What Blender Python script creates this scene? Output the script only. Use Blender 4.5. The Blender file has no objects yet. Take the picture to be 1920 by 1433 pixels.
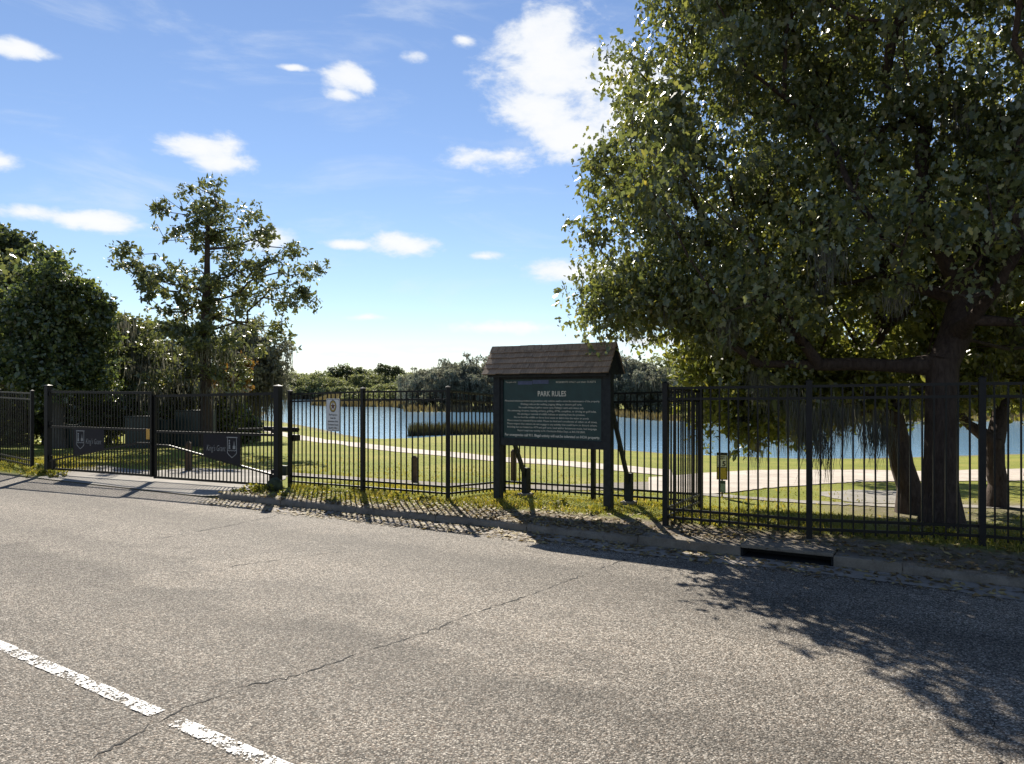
import bpy, math, random
import numpy as np
from mathutils import Vector, Matrix
R = math.radians
random.seed(7); rng = np.random.default_rng(11)
S = bpy.context.scene
COL = S.collection
F = 1387.0; CAMZ = 1.75; HOR = 735.0

# ------------------------------------------------------------------ camera
cam = bpy.data.cameras.new('camera'); cam.lens = 26.0; cam.sensor_width = 36.0
cam.shift_y = 0.0096; cam.clip_start = 0.05; cam.clip_end = 3000
camo = bpy.data.objects.new('camera', cam); COL.objects.link(camo)
camo.location = (0, 0, CAMZ); camo.rotation_euler = (R(90), 0, 0)
S.camera = camo
S.render.resolution_x = 1024; S.render.resolution_y = 764
S.view_settings.view_transform = 'Standard'; S.view_settings.look = 'None'
S.view_settings.gamma = 1.0; S.view_settings.use_curve_mapping = False
S.view_settings.exposure = 0.92
S.render.engine = 'CYCLES'
S.cycles.max_bounces = 8; S.cycles.transparent_max_bounces = 16

# ------------------------------------------------------------------ sun + sky
SUN_EL = R(38.0); SUN_AZ = R(-13.5)            # azimuth measured from +Y towards +X
SD = Vector((math.sin(SUN_AZ)*math.cos(SUN_EL), math.cos(SUN_AZ)*math.cos(SUN_EL), math.sin(SUN_EL)))
sun = bpy.data.lights.new('sun', 'SUN'); sun.energy = 5.0; sun.angle = R(0.45); sun.color = (1.0, 0.925, 0.80)
suno = bpy.data.objects.new('sun', sun); COL.objects.link(suno)
suno.rotation_euler = (-SD).to_track_quat('-Z', 'Y').to_euler()
suno.location = (0, 0, 30)

def N(nt, typ, **kw):
    n = nt.nodes.new(typ)
    for k, v in kw.items():
        if k == 'inp':
            for i, x in v.items(): n.inputs[i].default_value = x
        else: setattr(n, k, v)
    return n
def math_(nt, op, a, b=None, c=None, clamp=False):
    n = nt.nodes.new('ShaderNodeMath'); n.operation = op; n.use_clamp = clamp
    for i, x in enumerate((a, b, c)):
        if x is None: continue
        if isinstance(x, (int, float)): n.inputs[i].default_value = x
        else: nt.links.new(x, n.inputs[i])
    return n.outputs[0]
def vmath(nt, op, a, b=None):
    n = nt.nodes.new('ShaderNodeVectorMath'); n.operation = op
    for i, x in enumerate((a, b)):
        if x is None: continue
        if isinstance(x, (tuple, list)): n.inputs[i].default_value = x
        else: nt.links.new(x, n.inputs[i])
    return n
def mixc(nt, fac, a, b, blend='MIX'):
    n = nt.nodes.new('ShaderNodeMix'); n.data_type = 'RGBA'; n.blend_type = blend
    for sock, x in ((n.inputs[0], fac), (n.inputs[6], a), (n.inputs[7], b)):
        if isinstance(x, (int, float)): sock.default_value = x
        elif isinstance(x, (tuple, list)): sock.default_value = (*x, 1.0)[:4]
        else: nt.links.new(x, sock)
    return n.outputs[2]
def ramp(nt, fac, stops, interp='LINEAR'):
    n = nt.nodes.new('ShaderNodeValToRGB'); cr = n.color_ramp; cr.interpolation = interp
    while len(cr.elements) < len(stops): cr.elements.new(0.5)
    for e, (p, c) in zip(cr.elements, stops):
        e.position = p; e.color = (c, c, c, 1) if isinstance(c, (int, float)) else (*c, 1)
    nt.links.new(fac, n.inputs[0])
    return n.outputs[0]
def noise(nt, vec, scale, detail=4, rough=0.55, dist=0.0):
    n = N(nt, 'ShaderNodeTexNoise', inp={'Scale': scale, 'Detail': detail, 'Roughness': rough, 'Distortion': dist})
    if vec is not None: nt.links.new(vec, n.inputs['Vector'])
    return n.outputs['Fac']

W = bpy.data.worlds.new('World'); S.world = W; W.use_nodes = True
nt = W.node_tree; nt.nodes.clear()
sky = N(nt, 'ShaderNodeTexSky', sky_type='NISHITA')
sky.sun_disc = False; sky.sun_elevation = SUN_EL; sky.sun_rotation = SUN_AZ
sky.altitude = 0; sky.air_density = 1.0; sky.dust_density = 0.0; sky.ozone_density = 3.0
bg = N(nt, 'ShaderNodeBackground', inp={'Strength': 0.063}); out = N(nt, 'ShaderNodeOutputWorld')
tc = N(nt, 'ShaderNodeTexCoord')
sep = N(nt, 'ShaderNodeSeparateXYZ'); nt.links.new(tc.outputs['Generated'], sep.inputs[0])
dx, dy, dz = sep.outputs
# clouds live on the sky as a function of direction (azimuth, slope above the horizon)
az = math_(nt, 'ARCTAN2', dx, dy)
hor = math_(nt, 'SQRT', math_(nt, 'ADD', math_(nt, 'MULTIPLY', dx, dx), math_(nt, 'MULTIPLY', dy, dy)))
el = math_(nt, 'ARCTAN2', dz, hor)
comb = N(nt, 'ShaderNodeCombineXYZ'); nt.links.new(az, comb.inputs[0]); nt.links.new(el, comb.inputs[1])
uv = comb.outputs[0]
stre = vmath(nt, 'MULTIPLY', uv, (1.0, 1.9, 1.0)).outputs[0]
n1 = noise(nt, stre, 9.0, 9, 0.62, 0.25)
n2 = noise(nt, stre, 34.0, 6, 0.6, 0.2)
def cl(px, py, hw, hh, w=1.0):
    a = math.atan2(px-960, F); r = math.hypot(px-960, F)
    e = math.atan2(HOR-py, r)
    return (a, e, hw/F*(F/r), hh/F*(F/r), w)
clouds = [cl(1040,120,125,95), cl(1010,215,105,60), cl(1060,260,110,50), cl(930,295,105,32,.8), cl(1180,170,130,120),
          cl(655,148,58,36,.8), cl(640,175,40,16,.6), cl(375,272,88,36,.85), cl(410,305,75,30,.75), cl(160,410,95,22,.8), cl(40,400,85,22,.75),
          cl(760,460,75,24,.85), cl(640,458,70,14,.45), cl(500,445,70,30,.8), cl(1090,510,115,34,.9), cl(1150,540,80,24,.7),
          cl(930,615,190,17,.72), cl(860,655,190,14,.55), cl(640,665,150,12,.45), cl(30,92,75,20,.55), cl(0,300,45,28,.6),
          cl(870,75,45,16,.45), cl(910,480,45,12,.5), cl(545,126,45,8,.4), cl(770,105,60,20,.4), cl(690,595,60,10,.35), cl(1220,640,150,16,.6),
          cl(-420,330,240,60,.8), cl(2500,260,330,110,.8), cl(-900,560,400,40,.7), cl(3300,520,500,60,.7)]
m = None
for (a, e, wa, we, w) in clouds:
    d = vmath(nt, 'LENGTH', vmath(nt, 'MULTIPLY', vmath(nt, 'SUBTRACT', uv, (a, e, 0)).outputs[0], (1/wa, 1/we, 0)).outputs[0]).outputs['Value']
    k = math_(nt, 'MULTIPLY', math_(nt, 'SUBTRACT', 1.0, d, clamp=False), 1.0)
    k = math_(nt, 'SUBTRACT', k, (1.0-w)*0.45)
    m = k if m is None else math_(nt, 'SMOOTH_MAX', m, k, 0.15)
m = math_(nt, 'MAXIMUM', m, -1.2)
f = math_(nt, 'ADD', math_(nt, 'MULTIPLY', m, 0.68), math_(nt, 'MULTIPLY', math_(nt, 'SUBTRACT', n1, 0.5), 1.7))
f = math_(nt, 'ADD', f, math_(nt, 'MULTIPLY', math_(nt, 'SUBTRACT', n2, 0.5), 0.45))
mr = N(nt, 'ShaderNodeMapRange', interpolation_type='SMOOTHSTEP', inp={'From Min': -0.06, 'From Max': 0.42})
nt.links.new(f, mr.inputs['Value'])
n3 = noise(nt, vmath(nt, 'MULTIPLY', uv, (2.2, 9.0, 1.0)).outputs[0], 1.6, 8, 0.62, 0.5)
wr = N(nt, 'ShaderNodeMapRange', interpolation_type='SMOOTHSTEP', inp={'From Min': 0.50, 'From Max': 0.78}); nt.links.new(n3, wr.inputs['Value'])
fac = math_(nt, 'MAXIMUM', math_(nt, 'MULTIPLY', mr.outputs[0], 0.93), math_(nt, 'MULTIPLY', wr.outputs[0], 0.42))
ccol = ramp(nt, math_(nt, 'ADD', f, math_(nt, 'MULTIPLY', n2, 0.3)), [(0.1, (7.2, 7.7, 8.3)), (0.75, (8.6, 8.6, 8.6))])
tint = mixc(nt, 1.0, sky.outputs[0], (1.07, 1.02, 1.06), 'MULTIPLY')
fin = mixc(nt, fac, tint, ccol)
nt.links.new(fin, bg.inputs['Color']); nt.links.new(bg.outputs[0], out.inputs[0])

# ------------------------------------------------------------------ helpers
def tag(o, label=None, cat=None, group=None, kind=None):
    if label: o['label'] = label
    if cat: o['category'] = cat
    if group: o['group'] = group
    if kind: o['kind'] = kind
    return o
def empty(name, loc, rz=0.0):
    o = bpy.data.objects.new(name, None); COL.objects.link(o)
    o.location = loc; o.rotation_euler = (0, 0, rz); o.empty_display_size = 0.2
    return o
def link(name, me, parent=None, loc=None):
    o = bpy.data.objects.new(name, me); COL.objects.link(o)
    if parent: o.parent = parent
    if loc is not None: o.location = loc
    return o
def mesh_np(name, V, faces, mat=None, smooth=False):
    me = bpy.data.meshes.new(name); me.from_pydata([tuple(map(float, v)) for v in V], [], faces)
    if mat: me.materials.append(mat)
    if smooth: me.polygons.foreach_set('use_smooth', [True]*len(me.polygons))
    me.update(); return me
def mesh_fast(name, V, loops, starts, totals, mat=None, attr=None, smooth=False):
    me = bpy.data.meshes.new(name)
    me.vertices.add(len(V)); me.vertices.foreach_set('co', np.ascontiguousarray(V, dtype=np.float32).ravel())
    me.loops.add(len(loops)); me.loops.foreach_set('vertex_index', np.ascontiguousarray(loops, dtype=np.int32))
    me.polygons.add(len(starts)); me.polygons.foreach_set('loop_start', np.ascontiguousarray(starts, dtype=np.int32))
    me.polygons.foreach_set('loop_total', np.ascontiguousarray(totals, dtype=np.int32))
    if smooth: me.polygons.foreach_set('use_smooth', np.ones(len(starts), dtype=bool))
    me.update(calc_edges=True)
    if attr is not None:
        a = me.attributes.new('tint', 'FLOAT', 'FACE'); a.data.foreach_set('value', np.ascontiguousarray(attr, dtype=np.float32))
    if mat: me.materials.append(mat)
    return me
class MB:
    def __init__(s): s.v = []; s.f = []
    def box(s, x0, x1, y0, y1, z0, z1):
        b = len(s.v)
        s.v += [(x0,y0,z0),(x1,y0,z0),(x1,y1,z0),(x0,y1,z0),(x0,y0,z1),(x1,y0,z1),(x1,y1,z1),(x0,y1,z1)]
        s.f += [tuple(b+i for i in q) for q in ((0,3,2,1),(4,5,6,7),(0,1,5,4),(1,2,6,5),(2,3,7,6),(3,0,4,7))]
        return s
    def bar(s, p, q, w, h, up=(0,0,1)):
        p = Vector(p); q = Vector(q); d = (q-p).normalized(); upv = Vector(up)
        side = d.cross(upv)
        if side.length < 1e-4: side = d.cross(Vector((0,1,0)))
        side.normalize(); u = side.cross(d).normalized()
        b = len(s.v)
        for c in (p, q):
            for (i, j) in ((-1,-1),(1,-1),(1,1),(-1,1)):
                s.v.append(tuple(c + side*(i*w/2) + u*(j*h/2)))
        s.f += [tuple(b+i for i in g) for g in ((0,1,2,3),(7,6,5,4),(0,4,5,1),(1,5,6,2),(2,6,7,3),(3,7,4,0))]
        return s
    def tube(s, pts, rad, n=10):
        pts = [Vector(p) for p in pts]; b = len(s.v)
        rad = rad if isinstance(rad, (list, tuple)) else [rad]*len(pts)
        for i, p in enumerate(pts):
            d = (pts[min(i+1, len(pts)-1)] - pts[max(i-1, 0)]).normalized()
            a = d.cross(Vector((0,0,1)) if abs(d.z) < .95 else Vector((1,0,0))).normalized(); c = d.cross(a)
            for k in range(n):
                t = 2*math.pi*k/n; s.v.append(tuple(p + (a*math.cos(t)+c*math.sin(t))*rad[i]))
        for i in range(len(pts)-1):
            for k in range(n):
                s.f.append((b+i*n+k, b+i*n+(k+1)%n, b+(i+1)*n+(k+1)%n, b+(i+1)*n+k))
        s.f.append(tuple(b+k for k in range(n))[::-1]); s.f.append(tuple(b+(len(pts)-1)*n+k for k in range(n)))
        return s
    def mesh(s, name, mat, smooth=False): return mesh_np(name, s.v, s.f, mat, smooth)
    def build(s, name, mat, parent=None, bevel=0.0, smooth=False):
        o = link(name, s.mesh(name, mat, smooth), parent)
        if bevel:
            md = o.modifiers.new('bevel', 'BEVEL'); md.width = bevel; md.segments = 2; md.limit_method = 'ANGLE'
        return o
def wp(px, py, Y): return Vector(((px-960)/F*Y, Y, CAMZ-(py-HOR)/F*Y))

# ------------------------------------------------------------------ materials
def mat_base(name):
    m = bpy.data.materials.new(name); m.use_nodes = True
    nt = m.node_tree; b = nt.nodes['Principled BSDF']
    return m, nt, b
def simple(name, col, rough=0.6, metal=0.0, spec=0.5, var=0.25, scale=12.0, bump=0.0, bscale=60.0):
    m, nt, b = mat_base(name)
    tcn = N(nt, 'ShaderNodeTexCoord'); v = tcn.outputs['Object']
    n = noise(nt, v, scale, 5, 0.6)
    lo = tuple(c*(1-var) for c in col); hi = tuple(min(1, c*(1+var)) for c in col)
    nt.links.new(ramp(nt, n, [(0.3, lo), (0.7, hi)]), b.inputs['Base Color'])
    b.inputs['Roughness'].default_value = rough; b.inputs['Metallic'].default_value = metal
    b.inputs['Specular IOR Level'].default_value = spec
    if bump:
        bp = N(nt, 'ShaderNodeBump', inp={'Strength': bump, 'Distance': 0.01})
        nt.links.new(noise(nt, v, bscale, 6, 0.6), bp.inputs['Height']); nt.links.new(bp.outputs[0], b.inputs['Normal'])
    return m
M = {}
M['fence'] = simple('black_powder_coat', (0.007, 0.007, 0.006), 0.4, 0.0, 0.25, 0.3, 20)
M['fence_dull'] = simple('weathered_black_steel', (0.010, 0.010, 0.009), 0.5, 0.0, 0.25, 0.35, 14)
M['plate'] = simple('black_board', (0.011, 0.009, 0.012), 0.6, 0, .3, 0.2)
M['letter'] = simple('pale_lettering', (0.30, 0.30, 0.28), 0.6)
M['cream'] = simple('cream_lettering', (0.62, 0.58, 0.46), 0.6)
M['black_ink'] = simple('black_ink', (0.015, 0.015, 0.015), 0.6)
M['gold'] = simple('gold_print', (0.36, 0.24, 0.03), 0.5)
M['brown_ink'] = simple('brown_print', (0.10, 0.03, 0.015), 0.5)
M['white_sign'] = simple('white_sheet_metal', (0.62, 0.62, 0.60), 0.35, 0, .5, 0.08, 6)
M['yellow'] = simple('orange_yellow_plate', (0.62, 0.34, 0.05), 0.5, 0, .5, 0.15, 40)
M['yellow2'] = simple('dull_yellow_plate', (0.42, 0.30, 0.03), 0.5, 0, .5, 0.25, 40)
M['mint'] = simple('grey_green_plate', (0.20, 0.27, 0.25), 0.5)
M['sign_green'] = simple('dark_green_board', (0.012, 0.042, 0.038), 0.45, 0, .4, 0.25, 5)
M['tape'] = simple('faded_blue_tape', (0.07, 0.09, 0.17), 0.5, 0, .4, 0.2, 30)
M['post_wood'] = simple('dark_stained_timber', (0.016, 0.019, 0.019), 0.75, 0, .4, 0.45, 16, 0.4, 90)
M['bollard'] = simple('weathered_timber', (0.11, 0.075, 0.045), 0.85, 0, .3, 0.35, 14, 0.4, 80)
M['footing'] = simple('footing_concrete', (0.28, 0.24, 0.19), 0.9, 0, .3, 0.3, 20, 0.5, 60)
M['cabinet'] = simple('dark_green_cabinet', (0.018, 0.032, 0.028), 0.35, 0, .5, 0.2)
M['dark_hole'] = simple('drain_pit', (0.01, 0.01, 0.01), 0.9)
M['crack'] = simple('tar_crack', (0.018, 0.017, 0.016), 0.9)
def shingle_mat():
    m, nt, b = mat_base('weathered_wood_shingle')
    tcn = N(nt, 'ShaderNodeTexCoord'); oi = N(nt, 'ShaderNodeObjectInfo')
    v = vmath(nt, 'MULTIPLY', tcn.outputs['Object'], (60, 8, 8)).outputs[0]
    v = vmath(nt, 'ADD', v, oi.outputs['Location']).outputs[0]
    c = ramp(nt, noise(nt, v, 1.0, 5, .65), [(.25, (.13,.090,.058)), (.55, (.29,.205,.135)), (.8, (.44,.33,.235))])
    c = mixc(nt, 1.0, c, ramp(nt, oi.outputs['Random'], [(0, .82), (1, 1.12)]), 'MULTIPLY')
    nt.links.new(c, b.inputs['Base Color']); b.inputs['Roughness'].default_value = .85
    bp = N(nt, 'ShaderNodeBump', inp={'Strength': .5, 'Distance': .01}); nt.links.new(noise(nt, v, 1.5, 4), bp.inputs['Height'])
    nt.links.new(bp.outputs[0], b.inputs['Normal'])
    return m
M['shingle'] = shingle_mat()
def concrete_mat(name, c0, c1, sc=3.0):
    m, nt, b = mat_base(name)
    g = N(nt, 'ShaderNodeNewGeometry').outputs['Position']
    a = noise(nt, g, sc, 6, .65); c = noise(nt, g, 60, 4, .7)
    col = ramp(nt, math_(nt, 'ADD', math_(nt, 'MULTIPLY', a, .65), math_(nt, 'MULTIPLY', c, .35)), [(.33, c0), (.68, c1)])
    sp = ramp(nt, noise(nt, g, 7.0, 6, .75), [(.56, 1.0), (.7, .5)])
    nt.links.new(mixc(nt, 1.0, col, sp, 'MULTIPLY'), b.inputs['Base Color']); b.inputs['Roughness'].default_value = .9
    b.inputs['Specular IOR Level'].default_value = .3
    bp = N(nt, 'ShaderNodeBump', inp={'Strength': .5, 'Distance': .01}); nt.links.new(c, bp.inputs['Height']); nt.links.new(bp.outputs[0], b.inputs['Normal'])
    return m
M['kerb'] = concrete_mat('kerb_concrete', (.10,.085,.066), (.25,.22,.18))
M['gutter'] = concrete_mat('gutter_concrete', (.17,.15,.13), (.36,.325,.285))
M['path'] = concrete_mat('pale_sand_path', (.33,.285,.24), (.60,.53,.46), 1.2)
M['drive'] = concrete_mat('worn_driveway_asphalt', (.17,.157,.137), (.36,.333,.295), 1.0)
def asphalt_mat():
    m, nt, b = mat_base('aged_aggregate_asphalt')
    g = N(nt, 'ShaderNodeNewGeometry').outputs['Position']
    wob = vmath(nt, 'ADD', g, vmath(nt, 'MULTIPLY', N(nt, 'ShaderNodeTexNoise', inp={'Scale': 90.0}).outputs['Color'], (.004,.004,.0)).outputs[0]).outputs[0]
    v1 = N(nt, 'ShaderNodeTexVoronoi', inp={'Scale': 92.0}); nt.links.new(g, v1.inputs['Vector'])
    v2 = N(nt, 'ShaderNodeTexVoronoi', inp={'Scale': 170.0}); nt.links.new(g, v2.inputs['Vector'])
    s1 = N(nt, 'ShaderNodeSeparateColor'); nt.links.new(v1.outputs['Color'], s1.inputs[0])
    s2 = N(nt, 'ShaderNodeSeparateColor'); nt.links.new(v2.outputs['Color'], s2.inputs[0])
    st = math_(nt, 'ADD', math_(nt, 'MULTIPLY', s1.outputs[0], .6), math_(nt, 'MULTIPLY', s2.outputs[1], .4))
    st = math_(nt, 'SUBTRACT', st, math_(nt, 'MULTIPLY', v1.outputs['Distance'], .35))
    col = ramp(nt, st, [(.06, (.035,.031,.026)), (.28, (.12,.108,.092)), (.48, (.225,.205,.18)), (.64, (.37,.342,.305)), (.85, (.68,.635,.575))])
    col = mixc(nt, ramp(nt, s1.outputs[2], [(.6, 0.0), (1, .35)]), col, (.24,.17,.12))
    big = noise(nt, vmath(nt, 'MULTIPLY', g, (.55, 1.0, 1)).outputs[0], .55, 6, .6, .6)
    mid = noise(nt, g, 3.0, 6, .7)
    k = math_(nt, 'ADD', math_(nt, 'MULTIPLY', big, .7), math_(nt, 'MULTIPLY', mid, .3))
    col = mixc(nt, 1.0, col, ramp(nt, k, [(.30, (.72,.70,.67)), (.50, (1.06,1.04,1.0)), (.70, (1.36,1.31,1.23))]), 'MULTIPLY')
    # darker rolled bands along the lane direction
    uvd = vmath(nt, 'DOT_PRODUCT', g, (.555, .832, 0)).outputs['Value']
    bn = N(nt, 'ShaderNodeTexNoise', noise_dimensions='1D', inp={'Scale': .8, 'Detail': 3.0}); nt.links.new(math_(nt, 'ADD', uvd, math_(nt, 'MULTIPLY', big, 1.6)), bn.inputs['W'])
    col = mixc(nt, 1.0, col, ramp(nt, bn.outputs['Fac'], [(.36, .70), (.58, 1.06)]), 'MULTIPLY')
    nt.links.new(col, b.inputs['Base Color']); b.inputs['Roughness'].default_value = .82; b.inputs['Specular IOR Level'].default_value = .35
    bp = N(nt, 'ShaderNodeBump', inp={'Strength': .9, 'Distance': .006})
    nt.links.new(math_(nt, 'SUBTRACT', s1.outputs[0], math_(nt, 'MULTIPLY', v1.outputs['Distance'], 1.0)), bp.inputs['Height'])
    nt.links.new(bp.outputs[0], b.inputs['Normal'])
    return m
M['asphalt'] = asphalt_mat()
def paint_mat():
    m, nt, b = mat_base('worn_white_road_paint')
    g = N(nt, 'ShaderNodeNewGeometry').outputs['Position']
    b.inputs['Base Color'].default_value = (.78,.77,.74,1); b.inputs['Roughness'].default_value = .7
    w = math_(nt, 'ADD', math_(nt, 'MULTIPLY', noise(nt, g, 70, 3, .6), .75), math_(nt, 'MULTIPLY', noise(nt, g, 7, 4, .6), .6))
    a = ramp(nt, w, [(.57, 0.0), (.62, 1.0)])
    inv = math_(nt, 'SUBTRACT', 1.0, a)
    t = N(nt, 'ShaderNodeBsdfTransparent'); mx = N(nt, 'ShaderNodeMixShader')
    w2 = ramp(nt, w, [(.655, 0.0), (.70, 1.0)])
    nt.links.new(w2, mx.inputs[0]); nt.links.new(b.outputs[0], mx.inputs[1]); nt.links.new(t.outputs[0], mx.inputs[2])
    nt.links.new(mx.outputs[0], nt.nodes['Material Output'].inputs[0])
    return m
M['paint'] = paint_mat()
def ground_mat():
    m, nt, b = mat_base('grass_and_soil_ground')
    g = N(nt, 'ShaderNodeNewGeometry').outputs['Position']
    a = noise(nt, g, .35, 6, .65); c = noise(nt, g, 9, 6, .7); f = noise(nt, g, 70, 4, .7)
    k = math_(nt, 'ADD', math_(nt, 'ADD', math_(nt, 'MULTIPLY', a, .5), math_(nt, 'MULTIPLY', c, .28)), math_(nt, 'MULTIPLY', f, .22))
    grass = ramp(nt, k, [(.33, (.105,.145,.020)), (.47, (.205,.225,.038)), (.58, (.295,.275,.062)), (.7, (.40,.32,.12))])
    at = N(nt, 'ShaderNodeAttribute', attribute_name='dirt')
    dk = math_(nt, 'ADD', math_(nt, 'MULTIPLY', c, .6), math_(nt, 'MULTIPLY', f, .4))
    dirt = ramp(nt, dk, [(.3, (.075,.058,.042)), (.5, (.19,.155,.118)), (.7, (.34,.29,.235))])
    fac = math_(nt, 'ADD', at.outputs['Fac'], math_(nt, 'MULTIPLY', math_(nt, 'SUBTRACT', c, .5), 1.5), clamp=True)
    fac = math_(nt, 'MULTIPLY', fac, math_(nt, 'MULTIPLY', at.outputs['Fac'], 3.0, clamp=True), clamp=True)
    nt.links.new(mixc(nt, fac, grass, dirt), b.inputs['Base Color']); b.inputs['Roughness'].default_value = .95
    b.inputs['Specular IOR Level'].default_value = .15
    bp = N(nt, 'ShaderNodeBump', inp={'Strength': .8, 'Distance': .03}); nt.links.new(math_(nt, 'ADD', c, f), bp.inputs['Height']); nt.links.new(bp.outputs[0], b.inputs['Normal'])
    return m
M['ground'] = ground_mat()
def water_mat():
    m, nt, b = mat_base('lake_water')
    g = N(nt, 'ShaderNodeNewGeometry').outputs['Position']
    b.inputs['Base Color'].default_value = (.21,.39,.57,1); b.inputs['Roughness'].default_value = .08  # base blue raised to stand in for the reflected sky
    b.inputs['IOR'].default_value = 1.33; b.inputs['Specular IOR Level'].default_value = .9
    v = vmath(nt, 'MULTIPLY', g, (.55, 1.0, 1)).outputs[0]
    h = math_(nt, 'ADD', noise(nt, v, 2.2, 5, .6), math_(nt, 'MULTIPLY', noise(nt, v, .25, 3, .5), 1.2))
    bp = N(nt, 'ShaderNodeBump', inp={'Strength': .22, 'Distance': .08}); nt.links.new(h, bp.inputs['Height']); nt.links.new(bp.outputs[0], b.inputs['Normal'])
    return m
M['water'] = water_mat()
def leaf_mat(name, stops, rough=.38, trans=.4, tcol=(1.6,1.5,.7), spec=.5):
    m, nt, b = mat_base(name)
    at = N(nt, 'ShaderNodeAttribute', attribute_name='tint')
    c = ramp(nt, at.outputs['Fac'], stops)
    nt.links.new(c, b.inputs['Base Color']); b.inputs['Roughness'].default_value = rough; b.inputs['Specular IOR Level'].default_value = spec
    tr = N(nt, 'ShaderNodeBsdfTranslucent'); nt.links.new(mixc(nt, 1.0, c, tcol, 'MULTIPLY'), tr.inputs[0])
    mx = N(nt, 'ShaderNodeMixShader', inp={0: trans})
    nt.links.new(b.outputs[0], mx.inputs[1]); nt.links.new(tr.outputs[0], mx.inputs[2])
    nt.links.new(mx.outputs[0], nt.nodes['Material Output'].inputs[0])
    return m
M['oak_leaf'] = leaf_mat('oak_leaf', [(0, (0.063, 0.083, 0.035)), (0.45, (0.112, 0.132, 0.05)), (0.8, (0.191, 0.199, 0.066)), (0.94, (0.338, 0.302, 0.073)), (1, (0.267, 0.177, 0.066))], .34, .38, (1.7,1.65,.85), 1.0)
M['dark_leaf'] = leaf_mat('dark_leaf', [(0, (0.047, 0.074, 0.035)), (0.55, (0.103, 0.134, 0.051)), (0.9, (0.199, 0.216, 0.072)), (1, (0.319, 0.279, 0.088))], .34, .42, (1.6,1.55,.85), 1.0)
M['gold_leaf'] = leaf_mat('olive_gold_leaf', [(0, (0.075, 0.097, 0.04)), (0.5, (0.134, 0.154, 0.061)), (0.85, (0.2, 0.207, 0.079)), (1, (0.279, 0.228, 0.086))], .36, .36, (1.4,1.35,.9), .9)
M['light_leaf'] = leaf_mat('light_green_leaf', [(0, (0.083, 0.11, 0.029)), (0.5, (0.154, 0.171, 0.044)), (0.9, (0.242, 0.231, 0.066)), (1, (0.33, 0.275, 0.088))], .33, .42, (1.6,1.55,.85), .9)
M['autumn_leaf'] = leaf_mat('rusty_autumn_leaf', [(0,(.10,.055,.015)), (.5,(.21,.115,.03)), (1,(.30,.19,.05))], .5, .4)
M['far_leaf'] = leaf_mat('far_shore_leaf', [(0, (0.122, 0.151, 0.086)), (0.5, (0.201, 0.222, 0.115)), (0.9, (0.301, 0.295, 0.144)), (1, (0.403, 0.345, 0.186))], .6, .4, (1.4,1.4,.9), .2)  # greens lightened, distance haze put into the leaf colour
M['far_grey'] = leaf_mat('far_grey_leaf', [(0, (0.112, 0.129, 0.099)), (0.5, (0.202, 0.209, 0.161)), (1, (0.359, 0.345, 0.277))], .7, .35, (1.2,1.2,1), .2)  # moss grey, lightened too so the colour carries the haze
M['pine_leaf'] = leaf_mat('pine_needles', [(0, (0.042, 0.062, 0.031)), (0.6, (0.084, 0.106, 0.054)), (1, (0.144, 0.15, 0.072))], .5, .3)
M['moss'] = leaf_mat('spanish_moss', [(0, (0.094, 0.095, 0.075)), (0.5, (0.15, 0.15, 0.121)), (1, (0.225, 0.219, 0.181))], .95, .3, (1.05,1.02,.95), .05)
M['grass'] = leaf_mat('grass_blade', [(0,(.075,.10,.016)), (.5,(.18,.18,.032)), (.85,(.32,.265,.07)), (1,(.44,.34,.16))], .6, .45)
M['litter'] = leaf_mat('fallen_leaf', [(0,(.09,.055,.025)), (.5,(.20,.14,.06)), (1,(.40,.32,.14))], .7, .15)
M['reed'] = leaf_mat('dry_reed', [(0,(.055,.045,.03)), (.5,(.13,.105,.065)), (1,(.25,.21,.13))], .7, .25)
M['reed_dark'] = leaf_mat('dark_reed', [(0, (0.03, 0.033, 0.019)), (0.6, (0.068, 0.066, 0.035)), (1, (0.135, 0.124, 0.061))], .7, .2)
def bark_mat(name, c0, c1):
    m, nt, b = mat_base(name)
    tcn = N(nt, 'ShaderNodeNewGeometry').outputs['Position']
    v = vmath(nt, 'MULTIPLY', tcn, (1, 1, .22)).outputs[0]
    n = noise(nt, v, 26, 6, .7, .6); k = noise(nt, tcn, 4, 4, .6)
    c = ramp(nt, math_(nt, 'ADD', math_(nt, 'MULTIPLY', n, .7), math_(nt, 'MULTIPLY', k, .3)), [(.32, c0), (.66, c1)])
    nt.links.new(c, b.inputs['Base Color']); b.inputs['Roughness'].default_value = .9; b.inputs['Specular IOR Level'].default_value = .2
    bp = N(nt, 'ShaderNodeBump', inp={'Strength': 1.0, 'Distance': .03}); nt.links.new(n, bp.inputs['Height']); nt.links.new(bp.outputs[0], b.inputs['Normal'])
    return m
M['bark'] = bark_mat('oak_bark', (.028,.018,.013), (.105,.076,.060))
M['bark_grey'] = bark_mat('grey_bark', (.05,.045,.04), (.16,.145,.125))

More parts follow.
